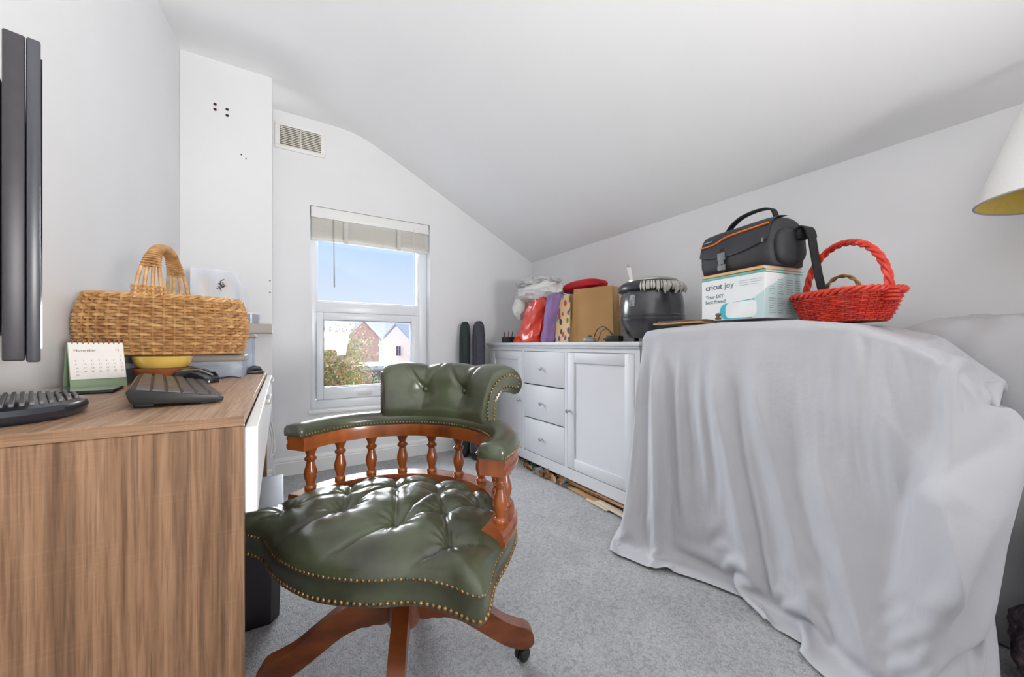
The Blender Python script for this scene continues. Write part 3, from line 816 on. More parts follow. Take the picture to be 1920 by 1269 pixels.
storage_box('storage_box', 'clear plastic box with a grey lid under the wicker basket', -0.452, -0.095, 1.478, 1.640, DZ, 0.0735, 0.022, (214, 218, 230))
storage_box('storage_box', 'tall clear plastic box with a grey lid behind the wicker basket', -0.30, -0.078, 1.675, 1.80, DZ, 0.145, 0.016, (218, 222, 232))
ph = thing('card_reader', 'small black handset lying at the far desk corner', 'gadget', (-0.082, 1.655, DZ), math.radians(8))
bm = new_bm(); box(bm, -0.030, 0.030, -0.016, 0.016, 0.0, 0.012, 0.003); build('body', bm, M_black, ph)
bm = new_bm(); tube(bm, [(-0.014, 0.004, 0.014), (0.004, 0.004, 0.021), (0.020, 0.004, 0.018), (0.026, 0.004, 0.012)], [0.006, 0.009, 0.008, 0.004], 8); build('grip', bm, mat('grip_grey', (70, 72, 78), rough=0.25), ph)

# floating shelf on the chimney breast, with its things
SHZ = 0.945
sh = thing('floating_shelf', 'taupe floating shelf fixed to the chimney breast', 'shelf', (-0.255, YC, SHZ))
bm = new_bm(); box(bm, -0.205, 0.216, -0.24, 0.0, 0.0, 0.050, 0.002); build('board', bm, mat('shelf_taupe', (176, 168, 158), rough=0.5, var=0.02), sh)
bm = new_bm(); box(bm, 0.2165, 0.2195, -0.24, 0.0, 0.0, 0.050); build('end_cap', bm, M_gloss, sh, smooth=False)
M_bag = glassy('clear_sleeve', (244, 246, 250), gloss=0.10, rough=0.25, milk=0.55)
for k in range(6):
    s = thing('plastic_sleeve', ['clear plastic sleeve nearest the basket handle, black motif on its card', 'clear plastic sleeve second in the leaning pack', 'clear plastic sleeve third in the leaning pack',
                                 'clear plastic sleeve fourth in the leaning pack', 'clear plastic sleeve fifth in the leaning pack', 'clear plastic sleeve at the back of the leaning pack'][k], 'plastic sleeve',
              (-0.300 + 0.008 * k, YC - 0.215 + 0.028 * k, SHZ + 0.0505), math.radians(4), group='sleeves on the floating shelf')
    bm = new_bm(); rows = []
    hgt = 0.285 - 0.014 * k
    for i in range(9):
        z = hgt * i / 8
        rows.append([(x, 0.012 * z / 0.3 + 0.004 * math.sin(7 * x * 9 + k + z * 20), z - 0.05 * max(0, x) * (i / 8)) for x in [-0.095 + 0.19 * j / 10 for j in range(11)]])
    back = [[(p[0], p[1] + 0.006, p[2]) for p in row] for row in rows]
    grid(bm, rows); grid(bm, back); build('sleeve', bm, M_bag, s)
    if k in (0, 2, 4):
        bm = new_bm(); box(bm, -0.075, 0.075, 0.0045, 0.0060, 0.012, hgt - 0.05, mtx=Matrix.Rotation(math.radians(-2.2), 4, 'X')); build('card', bm, mat('cream_card', (240, 226, 208), rough=0.8, var=0.05, scale=12, rgb2=(236, 206, 178)), s, smooth=False)
    if k == 0:
        bm = new_bm(); rr = random.Random(5)
        for q in range(13):
            a = rr.uniform(0, PI); c = Vector((0.03 + rr.gauss(0, 0.010), -0.006, 0.20 + rr.gauss(0, 0.010))); d = Vector((math.cos(a), 0, math.sin(a))) * rr.uniform(0.006, 0.015)
            tube(bm, [c - d, c, c + d], [0.0006, 0.002, 0.0006], 6, flat=1)
        build('motif', bm, mat('black_print', (50, 48, 46), rough=0.8), s)
jr = thing('clear_jar', 'small clear tub of olive-coloured bits on the floating shelf', 'tub', (-0.145, YC - 0.12, SHZ + 0.0505))
bm = new_bm(); lathe(bm, [(0.03, 0.0), (0.042, 0.0), (0.046, 0.055), (0.044, 0.055), (0.040, 0.003), (0.03, 0.003)], 28); build('tub', bm, M_clear, jr)
bm = new_bm(); lathe(bm, [(0.002, 0.004), (0.038, 0.004), (0.040, 0.034), (0.02, 0.040), (0.002, 0.041)], 24); build('contents', bm, mat('olive_bits', (150, 140, 90), rough=0.8, var=0.25, scale=120, bump=0.6, bscale=300), jr)
bm = new_bm(); lathe(bm, [(0.002, 0.056), (0.047, 0.056), (0.048, 0.064), (0.040, 0.067), (0.002, 0.067)], 28); build('lid', bm, M_gloss, jr)

# black bin under the desk
bn = thing('waste_bin', 'black bin with a grey sloping lid standing under the desk', 'bin', (-0.12, 1.53, 0))
M_bin = mat('bin_plastic', (46, 42, 48), rough=0.4, var=0.1, scale=15)
bm = new_bm(); grid(bm, [[(-0.14, -0.115, 0.0), (0.095, -0.115, 0), (0.118, -0.085, 0), (0.118, 0.115, 0), (-0.14, 0.115, 0)], [(-0.15, -0.128, 0.30), (0.10, -0.128, 0.30), (0.128, -0.092, 0.30), (0.128, 0.125, 0.30), (-0.15, 0.125, 0.30)]], closed_v=True, cap=True)
build('body', bm, M_bin, bn, smooth=False)
bm = new_bm(); prism(bm, [(-0.134, 0.30), (-0.134, 0.335), (0.128, 0.395), (0.128, 0.30)], -0.152, 0.131, 'x', b=0.004); build('lid', bm, mat('bin_lid_grey', (120, 120, 128), rough=0.3, var=0.06), bn)
bm = new_bm(); tube(bm, catmull([(-0.037, 1.62, 0.60), (-0.024, 1.61, 0.54), (-0.030, 1.60, 0.48), (-0.016, 1.615, 0.50), (-0.022, 1.63, 0.57), (-0.034, 1.64, 0.61)], 6), 0.0022, 6)
tag(build('white_cable', bm, mat('cable_white', (230, 230, 228), rough=0.5)), 'white cable loop hanging below the desk drawers', 'cable')
# ================================================================== wicker
def wicker(root, mats, shape, H, n_st, n_rows, r_w, r_s, rim_r, floor_z=0.004):
    """shape(phi, t) -> (x, y) at height fraction t; woven strands pass in and out of the stakes"""
    M1, M2, M3 = mats
    def pos(phi, t, off=0.0):
        x, y = shape(phi, t); x2, y2 = shape(phi + 0.01, t); x0, y0 = shape(phi - 0.01, t)
        tx, ty = x2 - x0, y2 - y0; L_ = math.hypot(tx, ty) or 1
        return Vector((x + ty / L_ * off, y - tx / L_ * off, floor_z + H * t))
    for half in range(2):
        bm = new_bm()
        for j in range(n_rows):
            if (j % 3 == 0) != (half == 0): continue
            t = (j + 0.5) / n_rows
            path = [pos(2 * PI * (k / 2) / n_st, t, (0.9 * r_w + r_s * 0.6) * (0 if k % 2 else (1 if ((k // 2 + j) % 2) else -1))) + Vector((0, 0, 0.0006 * math.sin(k * 1.9 + j))) for k in range(2 * n_st)]
            tube(bm, path, r_w, 5, closed=True)
        o = build('woven_strands', bm, M1 if half == 0 else M2, root); o['kind'] = 'stuff'
    bm = new_bm()
    for k in range(n_st):
        tube(bm, [pos(2 * PI * k / n_st, t) for t in [i / 7 for i in range(8)]], r_s, 5)
    o = build('stakes', bm, M2, root); o['kind'] = 'stuff'
    bm = new_bm()
    nn = 4 * n_st
    for ph in range(3):
        tube(bm, [pos(2 * PI * k / nn, 1.0, rim_r * 0.9 * math.cos(k * 0.55 + ph * 2.094)) + Vector((0, 0, rim_r * 0.9 * math.sin(k * 0.55 + ph * 2.094))) for k in range(nn)], rim_r * 0.72, 6, closed=True)
    build('braided_rim', bm, M1, root)
    bm = new_bm()
    rows = [[Vector((0, 0, floor_z - 0.002)) + Vector((pos(2 * PI * k / 48, 0.0).x * s, pos(2 * PI * k / 48, 0.0).y * s, 0)) for k in range(48)] for s in (0.05, 0.5, 1.0)]
    rows2 = [[p + Vector((0, 0, 0.005)) for p in row] for row in reversed(rows)]
    grid(bm, rows + rows2, closed_v=True, cap=True); build('basket_floor', bm, M3, root)
    return pos

W1 = mat('willow', (220, 178, 122), rough=0.5, var=0.16, scale=45, coat=0.1, rgb2=(182, 130, 76))
W2 = mat('willow_dark', (206, 160, 106), rough=0.5, var=0.2, scale=45, rgb2=(156, 106, 62))
W3 = mat('willow_floor', (140, 98, 60), rough=0.7, var=0.2, scale=60, bump=0.6, bscale=160)

bk1 = thing('wicker_basket', 'brown wicker basket with a hoop handle on the clear box', 'basket', (-0.277, 1.478, DZ + 0.074), math.radians(3))
BH = 0.160
def sh1(phi, t):
    s = 0.88 + 0.14 * math.sin(PI * min(1, 0.12 + 0.72 * t)) - 0.02 * t
    c, d = math.cos(phi), math.sin(phi)
    p = 2.6
    f = (abs(c) ** p + abs(d) ** p) ** (-1 / p)
    return 0.183 * s * c * f, 0.092 * s * d * f
pos1 = wicker(bk1, (W1, W2, W3), sh1, BH, 52, 19, 0.0040, 0.0030, 0.0056)
# hoop handle across the short way: spread rods at the feet, wrapped together over the top
bm = new_bm()
def hoop(a, lat):
    """a in [0, pi]: over the basket along local y"""
    y = -0.088 * math.cos(a); z = BH - 0.012 + 0.165 * math.sin(a) ** 0.75
    spread = 0.3 + 0.7 * max(0.0, 1 - math.sin(a) / 0.80) ** 0.8
    return Vector((-0.012 + lat * spread + 0.22 * y, y, z))
for lat in (-0.028, -0.0095, 0.0095, 0.028):
    tube(bm, [hoop(0.02 + (PI - 0.04) * i / 30, lat) for i in range(31)], 0.0046, 7)
build('handle_rods', bm, W1, bk1)
bm = new_bm(); pth = []
a0, a1 = 0.50, PI - 0.50; turns = 34
for i in range(turns * 10 + 1):
    a = a0 + (a1 - a0) * i / (turns * 10); w = 2 * PI * i / 10
    c = hoop(a, 0); d = (hoop(a + 0.01, 0) - hoop(a - 0.01, 0)).normalized(); nrm = Vector((1, 0, 0)).cross(d)
    hwid = 0.0095 + 0.5 * (hoop(a, 0.028).x - hoop(a, -0.028).x) * 0.62
    pth.append(c + Vector((1, 0, 0)) * math.cos(w) * hwid + nrm * math.sin(w) * 0.0072)
tube(bm, pth, 0.0030, 5); build('handle_wrapping', bm, W2, bk1)
for s in (-1, 1):
    bm = new_bm()
    for q in range(5):
        z = BH + 0.004 + q * 0.0062
        tube(bm, [(-0.012 + x + 0.019 * s, s * (0.0875 + 0.005 * (1 if (i + q) % 2 else -1)) , z) for i, x in enumerate([-0.034 + 0.068 * k / 8 for k in range(9)])], 0.0032, 5)
    build('handle_foot_weave', bm, W1, bk1)
# ================================================================== sideboard
SBX, SBY0, SBY1, SBZ = 1.513, 1.262, 2.835, 0.895
M_sb = mat('sideboard_white', (222, 223, 226), rough=0.42, var=0.012, scale=6)
sb = thing('sideboard', 'white sideboard with three middle drawers and panelled doors', 'sideboard', (SBX, (SBY0 + SBY1) / 2, 0))
hl = (SBY1 - SBY0) / 2          # local: x depth from the front (0) to the back, y along
SD = 0.475
bm = new_bm(); box(bm, -0.020, SD + 0.005, -hl - 0.012, hl + 0.012, SBZ - 0.022, SBZ, 0.004)
box(bm, -0.010, SD, -hl - 0.004, hl + 0.004, SBZ - 0.036, SBZ - 0.022, 0.003); build('top', bm, M_sb, sb)
bm = new_bm()
box(bm, 0.0225, SD, -hl, -hl + 0.02, 0.055, SBZ - 0.036); box(bm, 0.0225, SD, hl - 0.02, hl, 0.055, SBZ - 0.036)
box(bm, 0.025, SD, -hl + 0.02, hl - 0.02, 0.10, 0.12); box(bm, SD - 0.008, SD, -hl + .02, hl - .02, 0.1, SBZ - 0.04)
build('carcass', bm, M_sb, sb, smooth=False)
y_a, y_b = 1.840 - (SBY0 + SBY1) / 2, 2.305 - (SBY0 + SBY1) / 2
bm = new_bm()
box(bm, 0.0, 0.022, -hl, hl, 0.835, SBZ - 0.036); box(bm, 0.0, 0.022, -hl, hl, 0.055, 0.122)
for yy, w_ in ((-hl + 0.0165, 0.0165), (hl - 0.0165, 0.0165), (y_a - 0.011, 0.0125), (y_b + 0.007, 0.0125)):
    box(bm, 0.0, 0.022, yy - w_, yy + w_, 0.122, 0.835)
build('face_frame', bm, M_sb, sb, smooth=False)
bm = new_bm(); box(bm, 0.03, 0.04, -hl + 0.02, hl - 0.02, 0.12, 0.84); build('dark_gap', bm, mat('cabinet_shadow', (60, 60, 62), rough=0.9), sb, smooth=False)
for (yy, xx) in ((-hl + 0.03, 0.03), (hl - 0.03, 0.03), (-hl + 0.03, SD - 0.03), (hl - 0.03, SD - 0.03), (0.0, 0.2)):
    bm = new_bm(); box(bm, xx - 0.025, xx + 0.025, yy - 0.025, yy + 0.025, 0.0, 0.10); build('foot', bm, M_sb, sb, smooth=False)
M_knob = mat('knob_metal', (200, 202, 206), rough=0.18, metal=0.85, var=0.1)
def knob(parent, y, z):
    b_ = new_bm(); lathe(b_, [(0.001, 0), (0.009, 0.0), (0.006, 0.004), (0.005, 0.012), (0.011, 0.018), (0.0125, 0.023), (0.010, 0.028), (0.001, 0.030)], 20, mtx=face_mtx((-0.0005, y, z), (0, 1, 0), (0, 0, 1)) @ Matrix.Rotation(PI, 4, 'Y'))
    build('knob', b_, M_knob, parent)
zs = [(0.606, 0.832), (0.366, 0.598), (0.126, 0.358)]
for z0, z1 in zs:
    bm = new_bm(); box(bm, -0.001, 0.019, y_a + 0.004, y_b - 0.008, z0, z1, 0.002); dr = build('drawer', bm, M_sb, sb)
    knob(dr, (y_a + y_b) / 2, (z0 + z1) / 2)
for y0, y1, ky in ((-hl + 0.035, y_a - 0.026, None), (y_b + 0.022, hl - 0.035, None)):
    d = bpy.data.objects.new('door', None); COL.objects.link(d); d.parent = sb
    z0, z1 = 0.126, 0.832; st = 0.062
    bm = new_bm()
    box(bm, -0.001, 0.019, y0, y0 + st, z0, z1, 0.002); box(bm, -0.001, 0.019, y1 - st, y1, z0, z1, 0.002)
    box(bm, -0.001, 0.019, y0 + st, y1 - st, z0, z0 + st, 0.002); box(bm, -0.001, 0.019, y0 + st, y1 - st, z1 - st, z1, 0.002)
    build('door_frame', bm, M_sb, d)
    bm = new_bm(); box(bm, 0.007, 0.014, y0 + st - 0.002, y1 - st + 0.002, z0 + st - 0.002, z1 - st + 0.002); build('door_panel', bm, M_sb, d, smooth=False)
    knob(d, y1 - 0.022 if y1 < 0.3 else y0 + 0.022, 0.475)

# flattened cardboard and scraps on the carpet, pushed under the sideboard
M_card = mat('cardboard', (196, 156, 112), rough=0.85, var=0.12, scale=12, rgb2=(170, 128, 86))
M_card2 = mat('cardboard_pale', (222, 204, 182), rough=0.85, var=0.08, scale=12)
M_card3 = mat('cardboard_dark', (150, 108, 70), rough=0.85, var=0.12, scale=12)
strips = [  # x, y, length, width, rot deg, z, mat, label
    (1.515, 1.60, 0.42, 0.055, 88, 0.004, M_card, 'wide tan cardboard strip lying furthest out from the sideboard'),
    (1.490, 1.42, 0.24, 0.045, 84, 0.013, M_card2, 'pale cardboard strip nearest the draped sheet'),
    (1.548, 1.62, 0.50, 0.05, 91, 0.022, M_card3, 'dark cardboard strip close under the sideboard edge'),
    (1.556, 1.74, 0.40, 0.06, 89, 0.031, M_card, 'tan cardboard strip on top of the flattened stack'),
    (1.530, 1.45, 0.22, 0.05, 87, 0.040, M_card, 'short tan cardboard piece beside the sheet hem'),
    (1.478, 1.52, 0.18, 0.028, 86, 0.004, M_card2, 'narrow pale cardboard sliver on the carpet')]
for (x, y, L_, w_, rz, z, m_, lab) in strips:
    bm = new_bm(); box(bm, -L_ / 2, L_ / 2, -w_ / 2, w_ / 2, 0, 0.0065, 0.0012)
    bmesh.ops.subdivide_edges(bm, edges=[e_ for e_ in bm.edges if e_.calc_length() > L_ * 0.5], cuts=6)
    for v in bm.verts: v.co.z += 0.002 * math.sin(v.co.x * 19 + x * 40)
    o = build('cardboard_strip', bm, m_); o.location = (x, y, z); o.rotation_euler = (0, 0, math.radians(rz)); tag(o, lab, 'cardboard', 'flattened cardboard under the sideboard')
rr = random.Random(12)
bm = new_bm()
cols = [M_card, M_card3, mat('scrap_green', (96, 138, 116), rough=0.7), mat('scrap_grey', (150, 150, 152), rough=0.8), mat('scrap_black', (48, 44, 42), rough=0.8)]
for k in range(70):
    y = rr.uniform(1.78, 2.36); x = rr.uniform(1.485, 1.60) - (2.36 - y) * 0.02; s = rr.uniform(0.010, 0.026)
    mt = Matrix.Translation((x, y, rr.uniform(0.012, 0.03))) @ Matrix.Rotation(rr.uniform(0, 6.3), 4, (rr.gauss(0, 1), rr.gauss(0, 1), rr.gauss(0, 1)))
    r_ = bmesh.ops.create_grid(bm, x_segments=2, y_segments=2, size=s, matrix=mt)
    for v in r_['verts']: v.co += Vector((rr.gauss(0, s * .25), rr.gauss(0, s * .25), rr.gauss(0, s * .3))); v.co.z = max(0.003, v.co.z)
    fi = rr.choice([0, 0, 0, 1, 1, 2, 3, 4])
    for f in {f for v in r_['verts'] for f in v.link_faces}: f.material_index = fi
o = build('paper_scraps', bm, cols, smooth=False); tag(o, 'torn paper and card scraps under the sideboard edge', 'scraps', kind='stuff')

# ------------------------------------------------------------------ two slim fabric cases leaning in the corner
def slim_case(label, base, top, r, color, mname):
    t = thing('tripod_case', label, 'case', base)
    A = Vector((0, 0, 0)); B = Vector(top) - Vector(base); bm = new_bm()
    pts = [A + (B - A) * (i / 12) for i in range(13)]
    rad = [r * (0.80 if i == 0 else 1.0 - 0.012 * i + (0.02 * math.sin(i * 1.3))) for i in range(13)]; rad[-1] *= 0.86
    pts = [A + Vector((0, 0, 0.008))] + pts[1:] ; tube(bm, [Vector((0, 0, 0.001))] + pts + [B + (B.normalized() * r * 0.45)], [r * 0.7] + rad + [r * 0.45], 18, flat=0.85)
    m_ = mat(mname, color, rough=0.75, var=0.12, scale=30, bump=0.25, bscale=300); build('body', bm, m_, t, angle=80)
    bm = new_bm(); tube(bm, [p + Vector((-0.62, -0.60, 0)) * (rad[min(i, 12)] * 1.02) for i, p in enumerate(pts)][1:-1], 0.004, 6); build('zip', bm, M_black, t)
    bm = new_bm()
    c = A + (B - A) * 0.5
    for f in (0.035,):
        c = A + (B - A) * f; d = B.normalized(); tube(bm, [c - d * 0.012, c + d * 0.012], r * 1.03, 18, flat=0.85)
    build('end_band', bm, M_black, t)
slim_case('dark green slim fabric case leaning in the corner', (1.235, 2.745, 0.0), (1.315, 2.895, 1.04), 0.058, (40, 52, 50), 'case_green')
slim_case('slate grey slim fabric case leaning beside the sideboard', (1.300, 2.615, 0.0), (1.415, 2.84, 1.04), 0.068, (72, 74, 82), 'case_slate')
# ================================================================== green leather captain's chair
ch = thing('swivel_chair', 'green buttoned leather captain chair with turned wooden spindles', 'chair', (0.28, 1.0, 0), math.radians(-51.9))
M_leather = mat('green_leather', (84, 92, 68), rough=0.30, var=0.10, scale=7, bump=0.16, bscale=420, bdist=0.0012, coat=0.35, rgb2=(50, 50, 38))
M_seam = mat('leather_button', (72, 82, 56), rough=0.45, var=0.15, scale=30)
M_wood = mat('yew_wood', (170, 92, 40), rough=0.26, var=0.2, scale=16, stretch=(1, 1, 0.25), coat=0.6, rgb2=(120, 56, 22))
M_wood2 = mat('leg_wood', (150, 80, 36), rough=0.3, var=0.2, scale=10, stretch=(1, 1, 3), coat=0.5, rgb2=(108, 52, 24))
M_brass = mat('brass_nail', (178, 142, 96), rough=0.36, metal=0.85, var=0.35, scale=60)
YO = -0.062; RA, RB = 0.285, 0.262
def arc(th):
    return (0.007 + RA * math.cos(th), YO + RB * math.sin(th))
def horseshoe(front, t0=0.0, t1=PI, n=64):
    # travel from the +x end over the back to the -x end; outward = right of travel
    p = []
    if t0 == 0.0: p += [(0.007 + RA, YO - front), (0.007 + RA, YO - front * 0.5)]
    p += [arc(t0 + (t1 - t0) * i / n) for i in range(n + 1)]
    if t1 == PI: p += [(0.007 - RA, YO - front * 0.5), (0.007 - RA, YO - front)]
    return p
# lower rail
bm = new_bm()
sweep(bm, horseshoe(0.032), [(-0.030, 0.448), (0.026, 0.448), (0.030, 0.452), (0.030, 0.462), (0.026, 0.464), (0.026, 0.474), (0.022, 0.480), (-0.026, 0.480), (-0.028, 0.470)])
build('lower_rail', bm, M_wood, ch, angle=30)
# arm rail (wood) and pad (leather)
bm = new_bm()
sweep(bm, horseshoe(0.032), [(-0.030, 0.598), (0.028, 0.598), (0.032, 0.604), (0.032, 0.612), (0.028, 0.614), (0.028, 0.622), (0.032, 0.626), (0.030, 0.634), (-0.030, 0.634), (-0.032, 0.620), (-0.030, 0.606)])
build('arm_rail', bm, M_wood, ch, angle=30)
bm = new_bm()
prof = [(-0.031, 0.635), (0.031, 0.635), (0.033, 0.648), (0.031, 0.660), (0.022, 0.668), (0.0, 0.671), (-0.022, 0.668), (-0.031, 0.660), (-0.033, 0.648)]
path = horseshoe(0.034); n_ = len(path); rows = []
for i in range(n_):
    a = path[max(i - 1, 0)]; c = path[min(i + 1, n_ - 1)]; tx, ty = c[0] - a[0], c[1] - a[1]; L_ = math.hypot(tx, ty); nx_, ny_ = ty / L_, -tx / L_
    k = 1.0
    rows.append([(path[i][0] + nx_ * o * k, path[i][1] + ny_ * o * k, z) for o, z in prof])
for e_, s in ((0, 1), (-1, 1)):
    d = Vector((0, -0.010, 0)); cap = [Vector(p) for p in rows[e_]]; ctr = Vector((sum(p.x for p in cap) / 9, cap[0].y, 0.652))
    new = [ctr + (p - ctr) * 0.80 + d for p in cap]
    rows = [new] + rows if e_ == 0 else rows + [new]
grid(bm, rows, closed_v=True, cap=True); build('arm_pad', bm, M_leather, ch, angle=70)
# spindles
sp = [(0.0145, 0.0), (0.0155, 0.004), (0.0145, 0.009), (0.0105, 0.012), (0.0105, 0.016), (0.0150, 0.030), (0.0170, 0.042), (0.0160, 0.052), (0.0115, 0.068), (0.0100, 0.076), (0.0150, 0.081), (0.0160, 0.086), (0.0110, 0.091), (0.0100, 0.094), (0.0135, 0.103), (0.0165, 0.110), (0.0165, 0.118)]
b0 = new_bm(); lathe(b0, sp, 20); first = build('spindle', b0, M_wood, ch, angle=45)
for k in range(10):
    th = math.radians(3.5 + 173 * k / 9)
    o = first if k == 0 else share(first, 'spindle', ch)
    x, y = arc(th); o.location = (x, y, 0.480)

# ---- seat cushion: padded, deep buttoned
half = [(0.0, 0.226), (0.14, 0.212), (0.232, 0.155), (0.290, 0.06), (0.312, -0.05), (0.318, -0.14), (0.338, -0.222), (0.325, -0.244), (0.262, -0.234), (0.195, -0.240), (0.11, -0.277), (0.0, -0.295)]
loop = [(p[0], p[1], 0) for p in half] + [(-p[0], p[1], 0) for p in reversed(half[1:-1])]
OUT = [(p.x, p.y) for p in catmull(loop, 14, True)]
NA = len(OUT); SC = (0.0, -0.03)
buttons = [(-0.228, -0.160), (-0.080, -0.128), (0.080, -0.140), (0.228, -0.160), (0.148, -0.048), (-0.148, -0.040), (-0.060, 0.045), (0.066, 0.058), (0.205, 0.035), (-0.205, 0.035), (0.0, 0.140), (0.125, 0.130), (-0.125, 0.130)]
creases = [(0, 5), (1, 5), (1, 6), (2, 4), (2, 7), (2, 6), (3, 4), (4, 7), (4, 8), (5, 6), (5, 9), (6, 10), (7, 10), (7, 11), (8, 11), (6, 12), (9, 12)]
segs = [(buttons[a], buttons[b]) for a, b in creases]
segs += [((-0.228, -0.160), (-0.262, -0.225)), ((-0.080, -0.128), (-0.135, -0.262)), ((0.080, -0.140), (0.015, -0.288)), ((0.228, -0.160), (0.185, -0.236)), ((0.228, -0.160), (0.305, -0.120)), ((-0.228, -0.160), (-0.31, -0.11)),
         ((0.205, 0.035), (0.30, 0.03)), ((-0.205, 0.035), (-0.30, 0.03)), ((0.0, 0.140), (0.0, 0.225)), ((0.125, 0.130), (0.17, 0.2)), ((-0.125, 0.130), (-0.17, 0.2))]
def segd(p, a, b):
    ax, ay = a; bx, by = b; dx, dy = bx - ax, by - ay; t = ((p[0] - ax) * dx + (p[1] - ay) * dy) / (dx * dx + dy * dy); t = max(0, min(1, t))
    return math.hypot(p[0] - ax - t * dx, p[1] - ay - t * dy)
def seat_z(x, y, rho):
    dome = 0.450 + (0.060 - 0.016 * smoothstep(-0.1, 0.2, y)) * (1 - rho ** 2.4) ** 0.60
    dc = min(segd((x, y), a, b) for a, b in segs); db = min(math.hypot(x - bx, y - by) for bx, by in buttons)
    edge = min(1.0, (1 - rho) / 0.16)
    z = dome - edge * (0.007 * math.exp(-(dc / 0.022)) + 0.0055 * math.exp(-(dc / 0.0055) ** 2)) - edge * (0.015 * math.exp(-(db / 0.024) ** 1.3) + 0.006 * math.exp(-(db / 0.055) ** 2))
    nb = min(buttons, key=lambda q: math.hypot(x - q[0], y - q[1])); an_ = math.atan2(y - nb[1], x - nb[0])
    z += edge * 0.0014 * math.cos(11 * an_ + 3 * noise.noise((x * 20, y * 20, 5))) * math.exp(-((db - 0.028) / 0.022) ** 2)
    z += edge * 0.0016 * noise.noise((x * 16, y * 30, 2.0))
    return z
bm = new_bm(); rows = []
NR = 72
for i in range(NR + 1):
    rho = 0.004 + 0.996 * (i / NR) ** 0.86
    row = []
    for (ox, oy) in OUT:
        x = SC[0] + (ox - SC[0]) * rho; y = SC[1] + (oy - SC[1]) * rho
        row.append((x, y, seat_z(x, y, min(1, rho))))
    rows.append(row)
def lower_edge(ox, oy, s, z): return (SC[0] + (ox - SC[0]) * s, SC[1] + (oy - SC[1]) * s, z)
for s, z in ((1.008, 0.447), (1.010, 0.440), (0.998, 0.434), (0.998, 0.412), (1.003, 0.405), (1.004, 0.396), (0.995, 0.391), (0.93, 0.390)):
    rows.append([lower_edge(ox, oy, s, z) for ox, oy in OUT])
grid(bm, rows, closed_v=True, cap=True)
seat = build('seat', bm, M_leather, ch, angle=180)
b0 = new_bm(); sphere(b0, (0, 0, 0), 0.0095, 14, 8, (1, 1, 0.55)); first = build('button', b0, M_seam, seat)
for k, (bx, by) in enumerate(buttons):
    o = first if k == 0 else share(first, 'button', seat)
    dmin = 9
    rho = 0.7
    ang = math.atan2(by - SC[1], bx - SC[0])
    best = min(OUT, key=lambda q: abs((math.atan2(q[1] - SC[1], q[0] - SC[0]) - ang + PI) % (2 * PI) - PI)); rho = math.hypot(bx - SC[0], by - SC[1]) / math.hypot(best[0] - SC[0], best[1] - SC[1])
    o.location = (bx, by, seat_z(bx, by, min(0.98, rho)) + 0.002)
def nail_row(bm, pts, r, out):
    for p, n in zip(pts, out):
        mt = Matrix.Translation(p) @ Vector(n).to_track_quat('Z', 'Y').to_matrix().to_4x4()
        lathe(bm, [(r, 0), (r * 0.92, r * 0.35), (r * 0.6, r * 0.68), (r * 0.15, r * 0.8)], 8, mtx=mt)
def around(pts, step):
    P = [Vector((p[0], p[1], 0)) for p in pts]; P.append(P[0]); out = []; nrm = []; acc = 0
    for a, b in zip(P, P[1:]):
        L_ = (b - a).length; d = (b - a).normalized()
        while acc < L_:
            q = a + d * acc; out.append(q); nrm.append(Vector((-d.y, d.x, 0))); acc += step
        acc -= L_
    return out, nrm
bm = new_bm()
for s, z, st, r in ((1.006, 0.444, 0.0115, 0.0036), (1.004, 0.400, 0.0125, 0.0048)):
    pts, nr = around([(SC[0] + (ox - SC[0]) * s, SC[1] + (oy - SC[1]) * s) for ox, oy in OUT], st)
    nr = [(n if n.dot(Vector((p.x, p.y + 0.03, 0))) > 0 else -n) for p, n in zip(pts, nr)]
    nail_row(bm, [p + Vector((0, 0, z)) for p in pts], r, nr)
o = build('seat_nails', bm, M_brass, seat); o['kind'] = 'stuff'
# arm nails
bm = new_bm(); pts, nr = [], []
for side in (-1, 1):
    p2 = horseshoe(0.034, n=90); P = []
    for i in range(len(p2)):
        a = p2[max(i - 1, 0)]; c = p2[min(i + 1, len(p2) - 1)]; tx, ty = c[0] - a[0], c[1] - a[1]; L_ = math.hypot(tx, ty)
        P.append((Vector((p2[i][0] + ty / L_ * 0.0325 * side, p2[i][1] - tx / L_ * 0.0325 * side, 0.641)), Vector((ty / L_ * side, -tx / L_ * side, 0))))
    acc = 0
    for (a, na), (b, nb) in zip(P, P[1:]):
        L_ = (b - a).length
        while acc < L_:
            pts.append(a + (b - a) * acc / L_); nr.append(na); acc += 0.0095
        acc -= L_
for sx in (-1, 1):
    for k in range(6):
        pts.append(Vector((0.007 + sx * RA - 0.026 + k * 0.0105, YO - 0.0385, 0.641))); nr.append(Vector((0, -1, 0)))
nail_row(bm, pts, 0.0030, nr); o = build('arm_nails', bm, M_brass, ch); o['kind'] = 'stuff'

